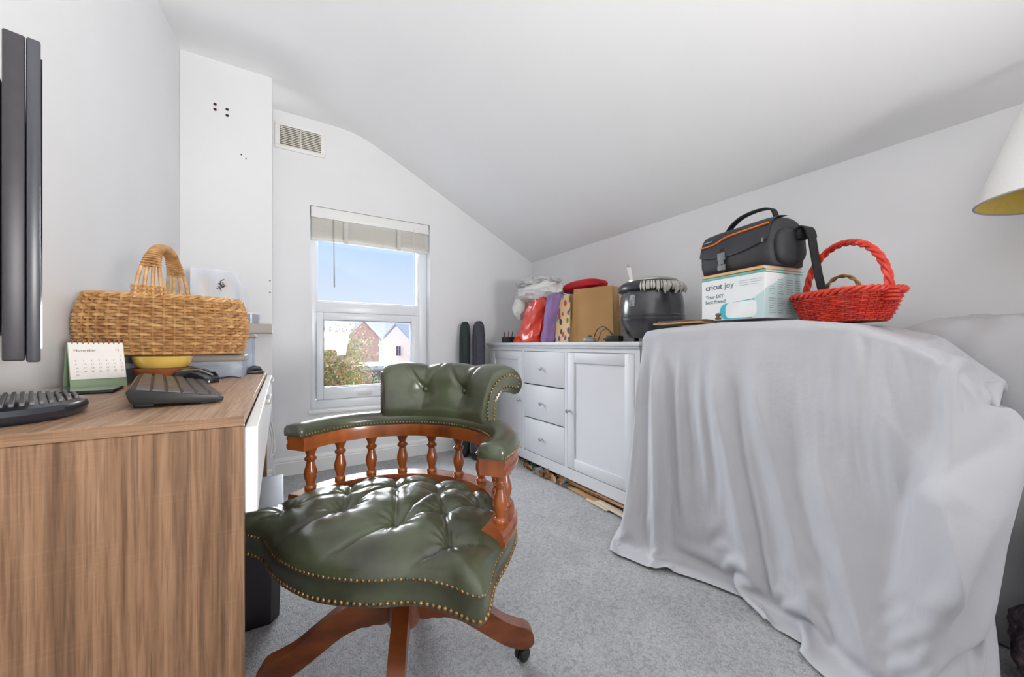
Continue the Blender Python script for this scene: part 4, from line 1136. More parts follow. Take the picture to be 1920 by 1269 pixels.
# ---- scrolled back cushion on the arm rail
bprof = [(-0.030, 0.655), (-0.036, 0.680), (-0.033, 0.705), (-0.026, 0.735), (-0.014, 0.768), (0.006, 0.797), (0.036, 0.811), (0.070, 0.810), (0.096, 0.793), (0.106, 0.766), (0.095, 0.742), (0.074, 0.737), (0.052, 0.747), (0.034, 0.744), (0.022, 0.722), (0.018, 0.690), (0.022, 0.655)]
cp = catmull([(o_, z_, 0) for o_, z_ in bprof], 5)
T0, T1 = math.radians(49), math.radians(131)
NB = 96
bbut = [(math.radians(76), 0.738), (math.radians(104), 0.738)]
bm = new_bm(); rows = []
for i in range(NB + 1):
    f = i / NB; th = T0 + (T1 - T0) * f
    cx, cy = arc(th); nrm = Vector((math.cos(th) / RA, math.sin(th) / RB, 0)).normalized()
    endk = min(1.0, min(f, 1 - f) / 0.05); bulge = math.sqrt(max(0, 1 - (1 - endk) ** 2))
    row = []
    cen = (0.015, 0.735)
    # lobes between the pleats swell along the top
    lob = abs(math.sin(PI * ((math.degrees(th) - 76) / 28.0)))
    for j, p in enumerate(cp):
        o_, z_ = p.x, p.y
        fr = j / (len(cp) - 1)
        sc = 0.90 + 0.10 * bulge
        o_ = cen[0] + (o_ - cen[0]) * sc; z_ = cen[1] + (z_ - cen[1]) * (sc if z_ > cen[1] else 1)
        if 0.15 < fr < 0.62:
            wt = smoothstep(0.15, 0.35, fr) * (1 - smoothstep(0.48, 0.62, fr))
            z_ += 0.010 * lob * wt * bulge; o_ -= 0.003 * lob * wt
        if fr < 0.5:
            for bt, bz in bbut:
                dl = (th - bt) * 0.275; dz = z_ - bz; d_ = math.hypot(dl, dz)
                o_ += 0.022 * math.exp(-(d_ / 0.026) ** 1.5) + 0.006 * math.exp(-(d_ / 0.05) ** 2)
                if dz < 0: o_ += 0.005 * math.exp(-(dl / 0.006) ** 2) * smoothstep(0.08, 0.0, -dz) * 0.8
                else:
                    for sl_ in (-0.55, 0.75): o_ += 0.006 * math.exp(-((dl - sl_ * dz) / 0.006) ** 2)
        row.append(Vector((cx, cy, 0)) + nrm * o_ + Vector((0, 0, z_)))
    rows.append(row)
grid(bm, rows, closed_v=True, cap=True); bkc = build('back_cushion', bm, M_leather, ch, angle=75)
b0 = new_bm(); sphere(b0, (0, 0, 0), 0.009, 14, 8); first = build('button', b0, M_seam, bkc)
for k, (bt, bz) in enumerate(bbut):
    o = first if k == 0 else share(first, 'button', bkc)
    cx, cy = arc(bt); nrm = Vector((math.cos(bt) / RA, math.sin(bt) / RB, 0)).normalized(); q = Vector((cx, cy, 0)) + nrm * 0.0035; o.location = (q.x, q.y, bz)
# nailed end faces of the scroll
bm = new_bm(); bn_ = new_bm()
for th, sg in ((T0, -1), (T1, 1)):
    cx, cy = arc(th); nrm = Vector((math.cos(th) / RA, math.sin(th) / RB, 0)).normalized(); tg = Vector((-nrm.y, nrm.x, 0)) * sg
    inner = [(-0.014, 0.662), (-0.018, 0.70), (-0.010, 0.738), (0.008, 0.770), (0.036, 0.790), (0.068, 0.791), (0.087, 0.774), (0.078, 0.756), (0.054, 0.761), (0.030, 0.757), (0.010, 0.735), (0.003, 0.70), (0.004, 0.662)]
    ci = catmull([(a, b, 0) for a, b in inner], 4)
    base_ = [Vector((cx, cy, 0)) + nrm * p.x + Vector((0, 0, p.y)) for p in ci]
    grid(bm, [[p - tg * 0.004 for p in base_], [p + tg * 0.0045 for p in base_]], closed_v=True, cap=True)
    acc = 0; pts = []
    for a, b in zip(base_, base_[1:]):
        L_ = (b - a).length
        while acc < L_: pts.append(a + (b - a) * acc / L_ + tg * 0.0045); acc += 0.0098
        acc -= L_
    nail_row(bn_, pts, 0.0036, [tg] * len(pts))
build('scroll_end', bm, M_leather, bkc, angle=60); o = build('scroll_nails', bn_, M_brass, bkc); o['kind'] = 'stuff'

# ---- swivel column, legs and castors
bm = new_bm(); lathe(bm, [(0.03, 0.150), (0.040, 0.152), (0.045, 0.165), (0.045, 0.245), (0.036, 0.255), (0.025, 0.262), (0.025, 0.335), (0.05, 0.34), (0.05, 0.35), (0.03, 0.351)], 28); build('column', bm, M_wood2, ch, angle=35)
bm = new_bm(); box(bm, -0.13, 0.13, -0.10, 0.10, 0.350, 0.388, 0.006); build('swivel_plate', bm, M_black, ch)
legp = [(0.036, 0.238), (0.09, 0.236), (0.15, 0.212), (0.21, 0.170), (0.265, 0.128), (0.305, 0.108), (0.332, 0.098), (0.345, 0.082), (0.347, 0.056), (0.338, 0.046), (0.305, 0.046), (0.26, 0.066), (0.20, 0.108), (0.145, 0.146), (0.09, 0.164), (0.036, 0.166)]
lp = [(p.x, p.y) for p in catmull([(a, b, 0) for a, b in legp], 4, True)]
M_castor = mat('castor_black', (24, 24, 26), rough=0.3)
for k, wang in enumerate((-21, -111, 159, 69)):
    a = math.radians(wang + 51.9)          # world direction -> chair-local
    mt = Matrix.Rotation(a, 4, 'Z') @ Matrix(((1, 0, 0, 0), (0, 0, 1, 0), (0, 1, 0, 0), (0, 0, 0, 1)))
    bm = new_bm(); prism(bm, lp, -0.019, 0.019, 'z', mtx=mt, b=0.004); lg = build('leg', bm, M_wood2, ch, angle=30)
    bm = new_bm(); c = Matrix.Rotation(a, 4, 'Z') @ Vector((0.318, 0, 0))
    tube(bm, [(c.x, c.y, 0.047), (c.x, c.y, 0.032)], 0.006, 8)
    for s in (-1, 1):
        w = Matrix.Rotation(a + 0.6, 4, 'Z') @ Vector((0.0, s * 0.008, 0))
        lathe(bm, [(0.002, -0.006), (0.017, -0.006), (0.019, -0.003), (0.019, 0.003), (0.017, 0.006), (0.002, 0.006)], 18, mtx=Matrix.Translation((c.x + w.x, c.y + w.y, 0.0205)) @ Matrix.Rotation(a + 0.6, 4, 'Z') @ Matrix.Rotation(PI / 2, 4, 'X'))
    build('castor', bm, M_castor, lg)
# ================================================================== things on the sideboard
def blob(bm, c, r, n=(40, 24), amp=0.15, freq=3.0, seed=0.0, flat_bottom=None, power=2.0, rot=0.0, sharp=0.0):
    """lumpy closed form: a super-ellipsoid pushed about by noise"""
    rows = []
    cr, sr = math.cos(rot), math.sin(rot)
    for i in range(n[1] + 1):
        v = -PI / 2 + PI * i / n[1]; row = []
        for k in range(n[0]):
            u = 2 * PI * k / n[0]
            d = Vector((math.cos(v) * math.cos(u), math.cos(v) * math.sin(u), math.sin(v)))
            f = (abs(d.x) ** power + abs(d.y) ** power + abs(d.z) ** power) ** (-1 / power)
            w = noise.noise(d * freq + Vector((seed, seed * 1.7, -seed))) + 0.5 * noise.noise(d * freq * 2.1 + Vector((seed * 3, 0, seed)))
            if sharp: w += sharp * (abs(noise.noise(d * freq * 1.6 + Vector((0, seed, 9)))) * -2 + 0.4)
            q = d * f * (1 + amp * w)
            p = Vector((q.x * r[0], q.y * r[1], q.z * r[2])); p = Vector((p.x * cr - p.y * sr, p.x * sr + p.y * cr, p.z)) + Vector(c)
            if flat_bottom is not None: p.z = max(p.z, flat_bottom)
            row.append(p)
        rows.append(row)
    grid(bm, rows, closed_v=True, cap=True)

TZ = SBZ + 0.0008
M_redbag = mat('orange_red_plastic', (236, 64, 40), rough=0.22, var=0.10, scale=10, coat=0.4, bump=0.3, bscale=40, bdist=0.006)
M_purple = mat('purple_fabric', (148, 112, 168), rough=0.6, var=0.12, scale=9, bump=0.2, bscale=60)
M_whbag = mat('white_plastic', (232, 231, 229), rough=0.35, var=0.05, scale=12, bump=0.4, bscale=22, bdist=0.008)
M_kraft = mat('kraft_paper', (190, 146, 94), rough=0.75, var=0.06, scale=5, bump=0.12, bscale=40)
M_kraft2 = mat('kraft_side', (206, 168, 116), rough=0.75, var=0.06, scale=5)

def soft_bag(name, label, secs, material, n=36, wob=0.05, seed=0.0, group=None):
    """secs: (z, cx, cy, rx, ry); loft with creases"""
    r = thing(name, label, 'bag', (secs[0][1], secs[0][2], TZ), group=group)
    pts = catmull([(s[0], s[1], s[2]) for s in secs], 5); rad = catmull([(s[3], s[4], 0) for s in secs], 5)
    bm = new_bm(); rows = []
    for p, q in zip(pts, rad):
        row = []
        for k in range(n):
            a = 2 * PI * k / n; c, s = math.cos(a), math.sin(a)
            f = (abs(c) ** 2.8 + abs(s) ** 2.8) ** (-1 / 2.8)
            w = 1 + wob * noise.noise((c * 2.2 + seed, s * 2.2, p.x * 16 + seed)) - wob * 1.3 * abs(noise.noise((c * 3.1, s * 3.1 + seed, p.x * 9)))
            row.append((p.y - secs[0][1] + q.x * c * f * w, p.z - secs[0][2] + q.y * s * f * w, max(0.0, p.x)))
        rows.append(row)
    grid(bm, rows, closed_v=True, cap=True); build('bag', bm, material, r, angle=60)
    return r
soft_bag('plastic_carrier_bag', 'shiny orange-red plastic carrier bag standing on the sideboard', [(0, 1.63, 2.37, 0.10, 0.180), (0.05, 1.63, 2.36, 0.10, 0.175), (0.12, 1.635, 2.32, 0.092, 0.135), (0.22, 1.64, 2.28, 0.086, 0.125), (0.30, 1.64, 2.25, 0.075, 0.10), (0.33, 1.64, 2.24, 0.055, 0.075), (0.345, 1.64, 2.20, 0.03, 0.05)], M_redbag, wob=0.20, seed=2)
pb = soft_bag('purple_bag', 'purple satin bag between the orange-red bag and the patterned bag', [(0, 1.605, 2.105, 0.066, 0.064), (0.04, 1.605, 2.10, 0.068, 0.066), (0.12, 1.605, 2.085, 0.058, 0.056), (0.22, 1.61, 2.065, 0.062, 0.064), (0.30, 1.61, 2.055, 0.056, 0.068), (0.325, 1.61, 2.05, 0.042, 0.068)], M_purple, wob=0.13, seed=5)

# patterned paper bag
def floral():
    m = bpy.data.materials.new('patterned_paper'); m.use_nodes = True
    t = m.node_tree; n = t.nodes; l = t.links; b = n['Principled BSDF']
    tc = n.new('ShaderNodeTexCoord'); mp = n.new('ShaderNodeMapping'); mp.inputs['Scale'].default_value = (1, 1, 0.55); mp.inputs['Rotation'].default_value = (0.5, 0, 0.3); l.new(tc.outputs['Object'], mp.inputs[0])
    vo = n.new('ShaderNodeTexVoronoi'); vo.inputs['Scale'].default_value = 40; l.new(mp.outputs[0], vo.inputs['Vector'])
    sepc = n.new('ShaderNodeSeparateColor'); l.new(vo.outputs['Color'], sepc.inputs[0])
    rp = n.new('ShaderNodeValToRGB'); rp.color_ramp.interpolation = 'CONSTANT'; el = rp.color_ramp.elements
    el[0].position = 0; el[0].color = (*lin((92, 88, 132)), 1); el[1].position = 0.85; el[1].color = (*lin((92, 128, 96)), 1)
    for ps, c in ((0.2, (176, 84, 88)), (0.4, (120, 150, 170)), (0.6, (70, 62, 74)), (0.72, (208, 150, 140))):
        q = el.new(ps); q.color = (*lin(c), 1)
    l.new(sepc.outputs[0], rp.inputs[0])
    lt = n.new('ShaderNodeMath'); lt.operation = 'LESS_THAN'; lt.inputs[1].default_value = 0.46; l.new(vo.outputs['Distance'], lt.inputs[0])
    gt = n.new('ShaderNodeMath'); gt.operation = 'GREATER_THAN'; gt.inputs[1].default_value = 0.12; l.new(sepc.outputs[1], gt.inputs[0])
    mu = n.new('ShaderNodeMath'); mu.operation = 'MULTIPLY'; l.new(lt.outputs[0], mu.inputs[0]); l.new(gt.outputs[0], mu.inputs[1])
    mx = n.new('ShaderNodeMix'); mx.data_type = 'RGBA'; mx.inputs[6].default_value = (*lin((226, 192, 142)), 1); l.new(rp.outputs[0], mx.inputs[7]); l.new(mu.outputs[0], mx.inputs[0])
    l.new(mx.outputs[2], b.inputs['Base Color']); b.inputs['Roughness'].default_value = 0.7
    return m
def paper_bag(name, label, loc, rot, w, d, h, lean, m_front, m_side):
    """stands with its wide face to local -y; open top, folded gussets"""
    r = thing(name, label, 'bag', loc, rot)
    x = w / 2; t = 0.0022; tw = x * 0.90; ty = lean
    A = [(-x, 0, 0), (x, 0, 0), (tw, ty, h), (-tw, ty, h)]; B = [(-x, d, 0), (x, d, 0), (tw, d * 0.8 + ty, h), (-tw, d * 0.8 + ty, h)]
    def panel(pts, m_, nm, nrm):
        bm = new_bm(); nn = Vector(nrm) * t
        P = [Vector(p) for p in pts]
        g0 = [[P[0].lerp(P[3], i / 8).lerp(P[1].lerp(P[2], i / 8), j / 6) for j in range(7)] for i in range(9)]
        for i in range(9):
            for j in range(7): g0[i][j] = g0[i][j] + Vector(nrm) * (0.004 * noise.noise((i * 0.7, j * 0.9, w * 30 + len(nm)))) * (1 if 0 < i else 0)
        g1 = [[p + nn for p in row] for row in g0]
        rim = [[p for p in g0[8]], [p for p in g1[8]]]
        grid(bm, g0); grid(bm, g1); grid(bm, rim); build(nm, bm, m_, r, angle=50)
    panel(A, m_front, 'front_panel', (0, 1, 0)); panel(B, m_front, 'back_panel', (0, -1, 0))
    for s in (-1, 1):
        mid0 = (s * x * 0.93, d / 2, 0.05); bm = new_bm()
        a0, a1 = Vector(A[1 if s > 0 else 0]), Vector(A[2 if s > 0 else 3]); b0_, b1 = Vector(B[1 if s > 0 else 0]), Vector(B[2 if s > 0 else 3]); m0 = (a0 + b0_) / 2; m1_ = (a1 + b1) / 2 - Vector((s * 0.025, 0, 0))
        g0 = [[a0, m0, b0_], [a0.lerp(a1, .5), m0.lerp(m1_, .5), b0_.lerp(b1, .5)], [a1, m1_, b1]]
        grid(bm, g0); grid(bm, [[p - Vector((s * t, 0, 0)) for p in row] for row in g0]); build('gusset', bm, m_side, r, smooth=False)
    bm = new_bm(); box(bm, -x + .002, x - .002, 0.002, d - .002, 0.0, 0.003); build('bottom', bm, m_side, r, smooth=False)
    return r
e_ang = math.atan2(-0.275, 0.081)
paper_bag('paper_bag', 'plain brown kraft paper bag, largest of the bags', (1.668, 1.768, TZ), e_ang, 0.305, 0.10, 0.345, 0.012, M_kraft, M_kraft2)
paper_bag('patterned_paper_bag', 'tan paper bag with a coloured leaf pattern', (1.598, 1.968, TZ), e_ang - 0.10, 0.125, 0.10, 0.315, 0.01, floral(), M_kraft2)

t = thing('white_plastic_bag', 'crumpled white plastic bag heaped on the orange-red bag', 'bag', (1.66, 2.28, TZ + 0.33))
bm = new_bm(); blob(bm, (0.0, 0.03, 0.045), (0.13, 0.22, 0.075), (64, 36), 0.20, 2.0, 4.0, None, 2.2, 0, 0.45); build('bag', bm, M_whbag, t, angle=50)
bm = new_bm(); blob(bm, (-0.05, 0.22, -0.055), (0.055, 0.07, 0.085), (40, 24), 0.22, 2.0, 8.0, None, 2.0, 0, 0.4); build('hanging_fold', bm, M_whbag, t, angle=50)
bm = new_bm(); blob(bm, (-0.02, 0.03, 0.112), (0.10, 0.19, 0.042), (60, 30), 0.26, 2.2, 14.0, None, 2.0, 0.2, 0.6); build('crumpled_top', bm, mat('clear_grey_plastic', (214, 214, 214), rough=0.25, var=0.08, scale=14, coat=0.3), t, angle=40)
tag_c = new_bm(); blob(tag_c, (0, 0, 0), (0.105, 0.205, 0.042), (48, 20), 0.06, 1.5, 3.0, None, 2.6)
o = build('red_cushion', tag_c, mat('red_fabric', (206, 22, 36), rough=0.65, var=0.08, scale=14, bump=0.2, bscale=200)); o.location = (1.815, 2.00, TZ + 0.388); o.rotation_euler = (0.0, 0.02, -0.12)
tag(o, 'flat bright red cushion lying across the bags', 'cushion')

# soup kettle
kt = thing('soup_kettle', 'black barrel-shaped soup kettle with white drips under its lid', 'soup kettle', (1.735, 1.372, TZ))
M_ket = mat('kettle_enamel', (62, 62, 66), rough=0.22, var=0.08, scale=12, coat=0.5)
bm = new_bm(); lathe(bm, [(0.02, 0.018), (0.118, 0.018), (0.126, 0.030), (0.148, 0.060), (0.166, 0.105), (0.1715, 0.118), (0.1715, 0.124), (0.168, 0.128), (0.171, 0.134), (0.171, 0.140), (0.167, 0.144), (0.168, 0.19), (0.160, 0.245), (0.150, 0.275), (0.10, 0.276), (0.02, 0.276)], 64); body = build('body', bm, M_ket, kt, angle=40)
bm = new_bm(); lathe(bm, [(0.10, 0.270), (0.158, 0.268), (0.172, 0.274), (0.175, 0.286), (0.168, 0.304), (0.150, 0.318), (0.10, 0.322), (0.02, 0.322)], 64); lidr = build('rim', bm, mat('kettle_rim', (58, 62, 68), rough=0.3, var=0.2, scale=25, rgb2=(40, 42, 46)), kt, angle=40)
bm = new_bm(); lathe(bm, [(0.02, 0.3225), (0.135, 0.3225), (0.135, 0.330), (0.120, 0.338), (0.06, 0.344), (0.01, 0.345)], 56); lid = build('lid', bm, mat('lid_steel', (196, 192, 184), rough=0.3, metal=0.5, var=0.06), kt, angle=40)
rr = random.Random(21); bm = new_bm()
for k in range(38):
    a = -2.75 + 1.75 * k / 37 + rr.uniform(-0.02, 0.02); ln = rr.uniform(0.002, 0.026) * (1.25 if -2.3 < a < -1.5 else 0.6)
    c, s = math.cos(a), math.sin(a)
    tube(bm, [(0.163 * c, 0.163 * s, 0.311), (0.1735 * c, 0.1735 * s, 0.297), (0.1775 * c, 0.1775 * s, 0.284), (0.1735 * c, 0.1735 * s, 0.275 - ln * 0.5), (0.168 * c, 0.168 * s, 0.272 - ln)], [0.002, 0.0042, 0.0046, 0.0036, 0.0014], 6)
build('drips', bm, mat('white_residue', (222, 218, 208), rough=0.5, var=0.2, scale=50), lidr)
for k in range(3):
    a = -2.6 + 2 * PI * k / 3; bm = new_bm(); lathe(bm, [(0.004, 0.0), (0.014, 0.0), (0.015, 0.012), (0.012, 0.02), (0.004, 0.02)], 14, (0.10 * math.cos(a), 0.10 * math.sin(a), 0)); build('foot', bm, M_black, kt)
bm = new_bm(); a = math.radians(-176)
ts = Vector((-math.sin(a), math.cos(a), 0)); no = Vector((math.cos(a), math.sin(a), 0))
rows = []
for z in (0.185, 0.215, 0.245):
    R_ = {0.185: 0.1686, 0.215: 0.1662, 0.245: 0.1606}[z] + 0.0012
    rows.append([(R_ * math.cos(a + q), R_ * math.sin(a + q), z) for q in [-0.10 + 0.20 * i / 6 for i in range(7)]])
grid(bm, rows); build('sticker', bm, mat('torn_sticker', (170, 170, 172), rough=0.5, var=0.35, scale=60), body)
bm = new_bm(); ribbon(bm, [(-0.085, 0.06, 0.330), (-0.092, 0.067, 0.38), (-0.098, 0.072, 0.415)], (0.6, -0.8, 0), [0.016, 0.020, 0.024], 0.003); tube(bm, [(-0.098, 0.072, 0.41), (-0.100, 0.074, 0.428)], [0.010, 0.004], 8)
build('ladle_handle', bm, mat('steel', (188, 186, 182), rough=0.3, metal=0.8), kt)

# small black pot with pens at the window end
pp = thing('pen_pot', 'small black pot holding a few pens at the sideboard end', 'pot', (1.60, 2.665, TZ))
bm = new_bm(); lathe(bm, [(0.02, 0.0), (0.055, 0.0), (0.058, 0.045), (0.054, 0.045), (0.050, 0.004), (0.02, 0.004)], 24); build('pot', bm, M_black, pp)
for k, (dx, dy, c) in enumerate(((-0.02, 0.01, (40, 44, 58)), (0.012, 0.02, (160, 60, 66)), (0.01, -0.022, (90, 96, 104)))):
    bm = new_bm(); tube(bm, [(dx, dy, 0.006), (dx * 1.7, dy * 1.6, 0.085), (dx * 1.8, dy * 1.7, 0.094)], [0.004, 0.004, 0.0015], 8); build('pen', bm, mat('pen_%d' % k, c, rough=0.4), pp)
# chargers and leads
ca = thing('charger', 'grey round charger with a coiled lead before the kraft bag', 'charger', (1.592, 1.705, TZ))
bm = new_bm(); lathe(bm, [(0.004, 0), (0.036, 0.0), (0.040, 0.008), (0.036, 0.022), (0.022, 0.030), (0.004, 0.032)], 28); build('body', bm, mat('charger_grey', (150, 156, 158), rough=0.4), ca)
bm = new_bm(); lathe(bm, [(0.004, 0.0325), (0.014, 0.0325), (0.012, 0.040), (0.004, 0.041)], 16); build('cap', bm, mat('charger_dark', (70, 84, 86), rough=0.4), ca)
bm = new_bm(); tube(bm, catmull([(0.02, -0.02, 0.030), (0.0, -0.07, 0.075), (0.0, -0.12, 0.088), (0.01, -0.17, 0.05), (0.02, -0.20, 0.012)], 7), 0.0028, 6)
tube(bm, catmull([(0.03, 0.01, 0.006), (0.02, -0.05, 0.004), (0.0, -0.10, 0.06), (0.015, -0.14, 0.07), (0.02, -0.18, 0.01)], 7), 0.0022, 6); build('lead', bm, M_black, ca)
pa = thing('power_adapter', 'small black power brick beside the soup kettle', 'power brick', (1.594, 1.508, TZ), 0.2)
bm = new_bm(); box(bm, -0.025, 0.025, -0.045, 0.045, 0.0, 0.034, 0.005); build('body', bm, M_black, pa)
bm = new_bm(); tube(bm, [(-0.004, 0.046, 0.017), (-0.004, 0.066, 0.014)], [0.006, 0.004], 8); build('strain_relief', bm, M_black, pa)
# ================================================================== covered table: a dust sheet draped over it
def drape():
    """a designed fall of cloth, then relaxed as position-based cloth so that it sags, buckles and wrinkles"""
    NA_, NB_ = 108, 128            # back-to-hem, along
    b = np.linspace(0, 1, NB_)
    def cur(tab):
        t = np.array([r[0] for r in tab]); return np.stack([np.interp(b, t, np.array([r[k] for r in tab])) for k in (1, 2, 3)], -1)
    def smooth(C, n):
        for _ in range(n): C[1:-1] = (C[:-2] + 2 * C[1:-1] + C[2:]) / 4
        return C
    # front top edge, hem and back line of the sheet (b runs from the window end to the near end)
    T = smooth(cur([(0.00, 1.47, 1.225, 0.935), (0.06, 1.435, 1.185, 0.957), (0.30, 1.425, 0.86, 0.978), (0.50, 1.425, 0.58, 0.974), (0.62, 1.425, 0.42, 0.955), (0.71, 1.43, 0.315, 0.908), (0.80, 1.455, 0.222, 0.862), (0.87, 1.485, 0.185, 0.73), (0.93, 1.535, 0.175, 0.62), (1.0, 1.62, 0.19, 0.57)]), 3)
    H = smooth(cur([(0.00, 1.40, 1.215, 0.03), (0.035, 1.265, 1.195, 0.02), (0.07, 1.225, 1.130, 0.014), (0.15, 1.330, 1.010, 0.014), (0.30, 1.392, 0.80, 0.016), (0.42, 1.385, 0.64, 0.016), (0.52, 1.345, 0.52, 0.016), (0.64, 1.295, 0.385, 0.016), (0.76, 1.24, 0.29, 0.014), (0.86, 1.225, 0.205, 0.014), (0.93, 1.30, 0.170, 0.02), (1.0, 1.44, 0.165, 0.03)]), 4)
    K = smooth(cur([(0.0, 2.0, 1.225, 0.95), (0.3, 2.0, 0.86, 0.968), (0.50, 1.98, 0.58, 0.962), (0.62, 1.76, 0.42, 0.942), (0.72, 1.72, 0.30, 0.905), (0.85, 1.71, 0.20, 0.80), (1.0, 1.72, 0.19, 0.60)]), 3)
    ntop = 36
    P = np.zeros((NA_, NB_, 3))
    for i in range(ntop):
        f = i / ntop; P[i] = K * (1 - f) + T * f
        P[i, :, 2] -= 0.006 * math.sin(PI * f)
    knee = np.exp(-((b - 0.885) / 0.075) ** 2)          # something pokes the sheet out low at the near end
    for i in range(ntop, NA_):
        f = (i - ntop) / (NA_ - 1 - ntop)
        q = T * (1 - f) + H * f
        ease = 1 - (1 - f) ** 3
        q[:, 0] = T[:, 0] + (H[:, 0] - T[:, 0]) * (0.35 * f + 0.65 * f * f) - 0.012 * np.sin(np.clip(f * 9, 0, PI))
        c = 0.835 - 0.34 * (1 - min(1, f / 0.42)) ** 1.4 if f < 0.42 else 0.835 + 0.02 * (f - 0.42)
        amp = 0.115 * math.exp(-((f - 0.40) / 0.26) ** 2)
        q[:, 0] -= amp * np.exp(-((b - 0.835) / 0.065) ** 2)
        # the stretched diagonal that runs up from the knee to the table edge
        q[:, 0] -= 0.050 * np.exp(-(np.abs(b - c) / 0.050) ** 1.5) * min(1, f * 5) * (1 - smoothstep(0.45, 0.9, f))
        def ridge(b0, b1, wid, a, pw=1.0, f0=0.0, f1=1.3):
            cc = b0 + (b1 - b0) * f ** pw
            return a * np.exp(-(np.abs(b - cc) / wid) ** 1.6) * smoothstep(f0, f0 + 0.22, f) * (1 - smoothstep(f1 - 0.2, f1, f))
        fo = ridge(0.035, 0.045, 0.020, 0.030) + ridge(0.115, 0.150, 0.017, 0.058) + ridge(0.085, 0.100, 0.013, -0.014) + ridge(0.20, 0.215, 0.014, 0.022, 1, 0, 0.8)
        fo += ridge(0.265, 0.30, 0.012, 0.018, 1, 0.0, 0.7) + ridge(0.30, 0.415, 0.030, 0.052, 1.1) + ridge(0.36, 0.47, 0.02, 0.018, 1.1, 0.2) + ridge(0.40, 0.57, 0.036, 0.044, 1.2) + ridge(0.50, 0.70, 0.045, 0.050, 1.3, 0.25) + ridge(0.64, 0.80, 0.03, 0.030, 1.0, 0.5)
        fo += ridge(0.78, 0.86, 0.016, 0.030, 1, 0.0, 0.7) + ridge(0.93, 0.97, 0.02, 0.04, 1, 0.35)
        q[:, 0] -= fo
        q[:, 1] -= 0.25 * fo
        P[i] = q
    S = slice
    w = np.ones((NA_, NB_, 1)); w[0] = 0
    n3 = np.array([[[noise.noise((P[i, j, 0] * 9, P[i, j, 1] * 9, P[i, j, 2] * 9)) for j in range(NB_)] for i in range(NA_)]])[0]
    rest0 = P.copy()
    P[..., 0] -= 0.006 * n3
    spheres = [((1.515, 0.235, 0.805), 0.055)]
    zt_y = np.array([0.12, 0.165, 0.21, 0.27, 0.34, 0.43, 0.58, 0.85, 1.10, 1.19]); zt_z = np.array([0.50, 0.66, 0.80, 0.855, 0.90, 0.942, 0.962, 0.966, 0.952, 0.94])
    def collide(P):
        zt = np.interp(P[..., 1], zt_y, zt_z); x0 = 1.440
        pz = zt - P[..., 2]; px = P[..., 0] - x0; ins = (pz > 0) & (px > 0) & (P[..., 1] > 0.19) & (P[..., 1] < 1.19)
        P[..., 2] = np.where(ins & (pz < px), zt, P[..., 2]); P[..., 0] = np.where(ins & (pz >= px), x0, P[..., 0])
        # knee
        c = np.array((1.335, 0.215, 0.505)); d = P - c; L = np.linalg.norm(d, axis=-1, keepdims=True); r = 0.062
        P = np.where(L < r, c + d / np.maximum(L, 1e-6) * r, P)
        P[..., 2] = np.maximum(P[..., 2], 0.010)
        return P
    pairs = []
    def add(ia, ib, k, slack):
        L0 = np.linalg.norm(rest0[ib] - rest0[ia], axis=-1, keepdims=True) * slack; pairs.append((ia, ib, L0, k))
    for off in (0, 1):
        n = (NA_ - off) // 2; add((S(off, off + 2 * n, 2), S(None)), (S(off + 1, off + 2 * n, 2), S(None)), 1.0, 1.006)
        n = (NB_ - off) // 2; add((S(None), S(off, off + 2 * n, 2)), (S(None), S(off + 1, off + 2 * n, 2)), 1.0, 1.025)
    for off in (0, 1):
        n = (NA_ - off) // 2
        add((S(off, off + 2 * n, 2), S(0, NB_ - 1)), (S(off + 1, off + 2 * n, 2), S(1, NB_)), 0.5, 1.012)
        add((S(off, off + 2 * n, 2), S(1, NB_)), (S(off + 1, off + 2 * n, 2), S(0, NB_ - 1)), 0.5, 1.012)
    for st, kk in ((3, 0.10),):
        for off in range(2 * st):
            ia = np.arange(off, NA_ - st, 2 * st)
            if len(ia): add((ia, S(None)), (ia + st, S(None)), kk, 1.0)
            ib = np.arange(off, NB_ - st, 2 * st)
            if len(ib): add((S(None), ib), (S(None), ib + st), kk, 1.0)
    V = np.zeros_like(P); dt = 1 / 60.0; g = np.array([0, 0, -1.2])
    for step in range(34):
        V = V * 0.93 + g * dt; prev = P.copy(); P = P + V * dt * w
        for it in range(8):
            for ia, ib, L0, k in pairs:
                d = P[ib] - P[ia]; L = np.linalg.norm(d, axis=-1, keepdims=True); wa, wb = w[ia], w[ib]
                corr = d * (k * (L - L0) / np.maximum(L, 1e-7) / np.maximum(wa + wb, 1e-7)); P[ia] += corr * wa; P[ib] -= corr * wb
        P = collide(P); V = (P - prev) / dt
        V[:ntop - 2] *= 0.1
    return P
P = drape()
NA_, NB_ = P.shape[:2]
verts = P.reshape(-1, 3).tolist()
faces = [(i * NB_ + j, (i + 1) * NB_ + j, (i + 1) * NB_ + j + 1, i * NB_ + j + 1) for i in range(NA_ - 1) for j in range(NB_ - 1)]
me = bpy.data.meshes.new('dust_sheet'); me.from_pydata(verts, [], faces); me.shade_smooth()
M_sheet = mat('cotton_sheet', (194, 194, 199), rough=0.85, var=0.02, scale=5, bump=0.42, bscale=13, bdist=0.010, sheen=0.15)
me.materials.append(M_sheet)
sheet = bpy.data.objects.new('dust_sheet', me); COL.objects.link(sheet)
tag(sheet, 'white cotton dust sheet draped over the table to the floor', 'sheet')
md = sheet.modifiers.new('thick', 'SOLIDIFY'); md.thickness = 0.002; md.offset = 0
md = sheet.modifiers.new('sub', 'SUBSURF'); md.levels = 1; md.render_levels = 1
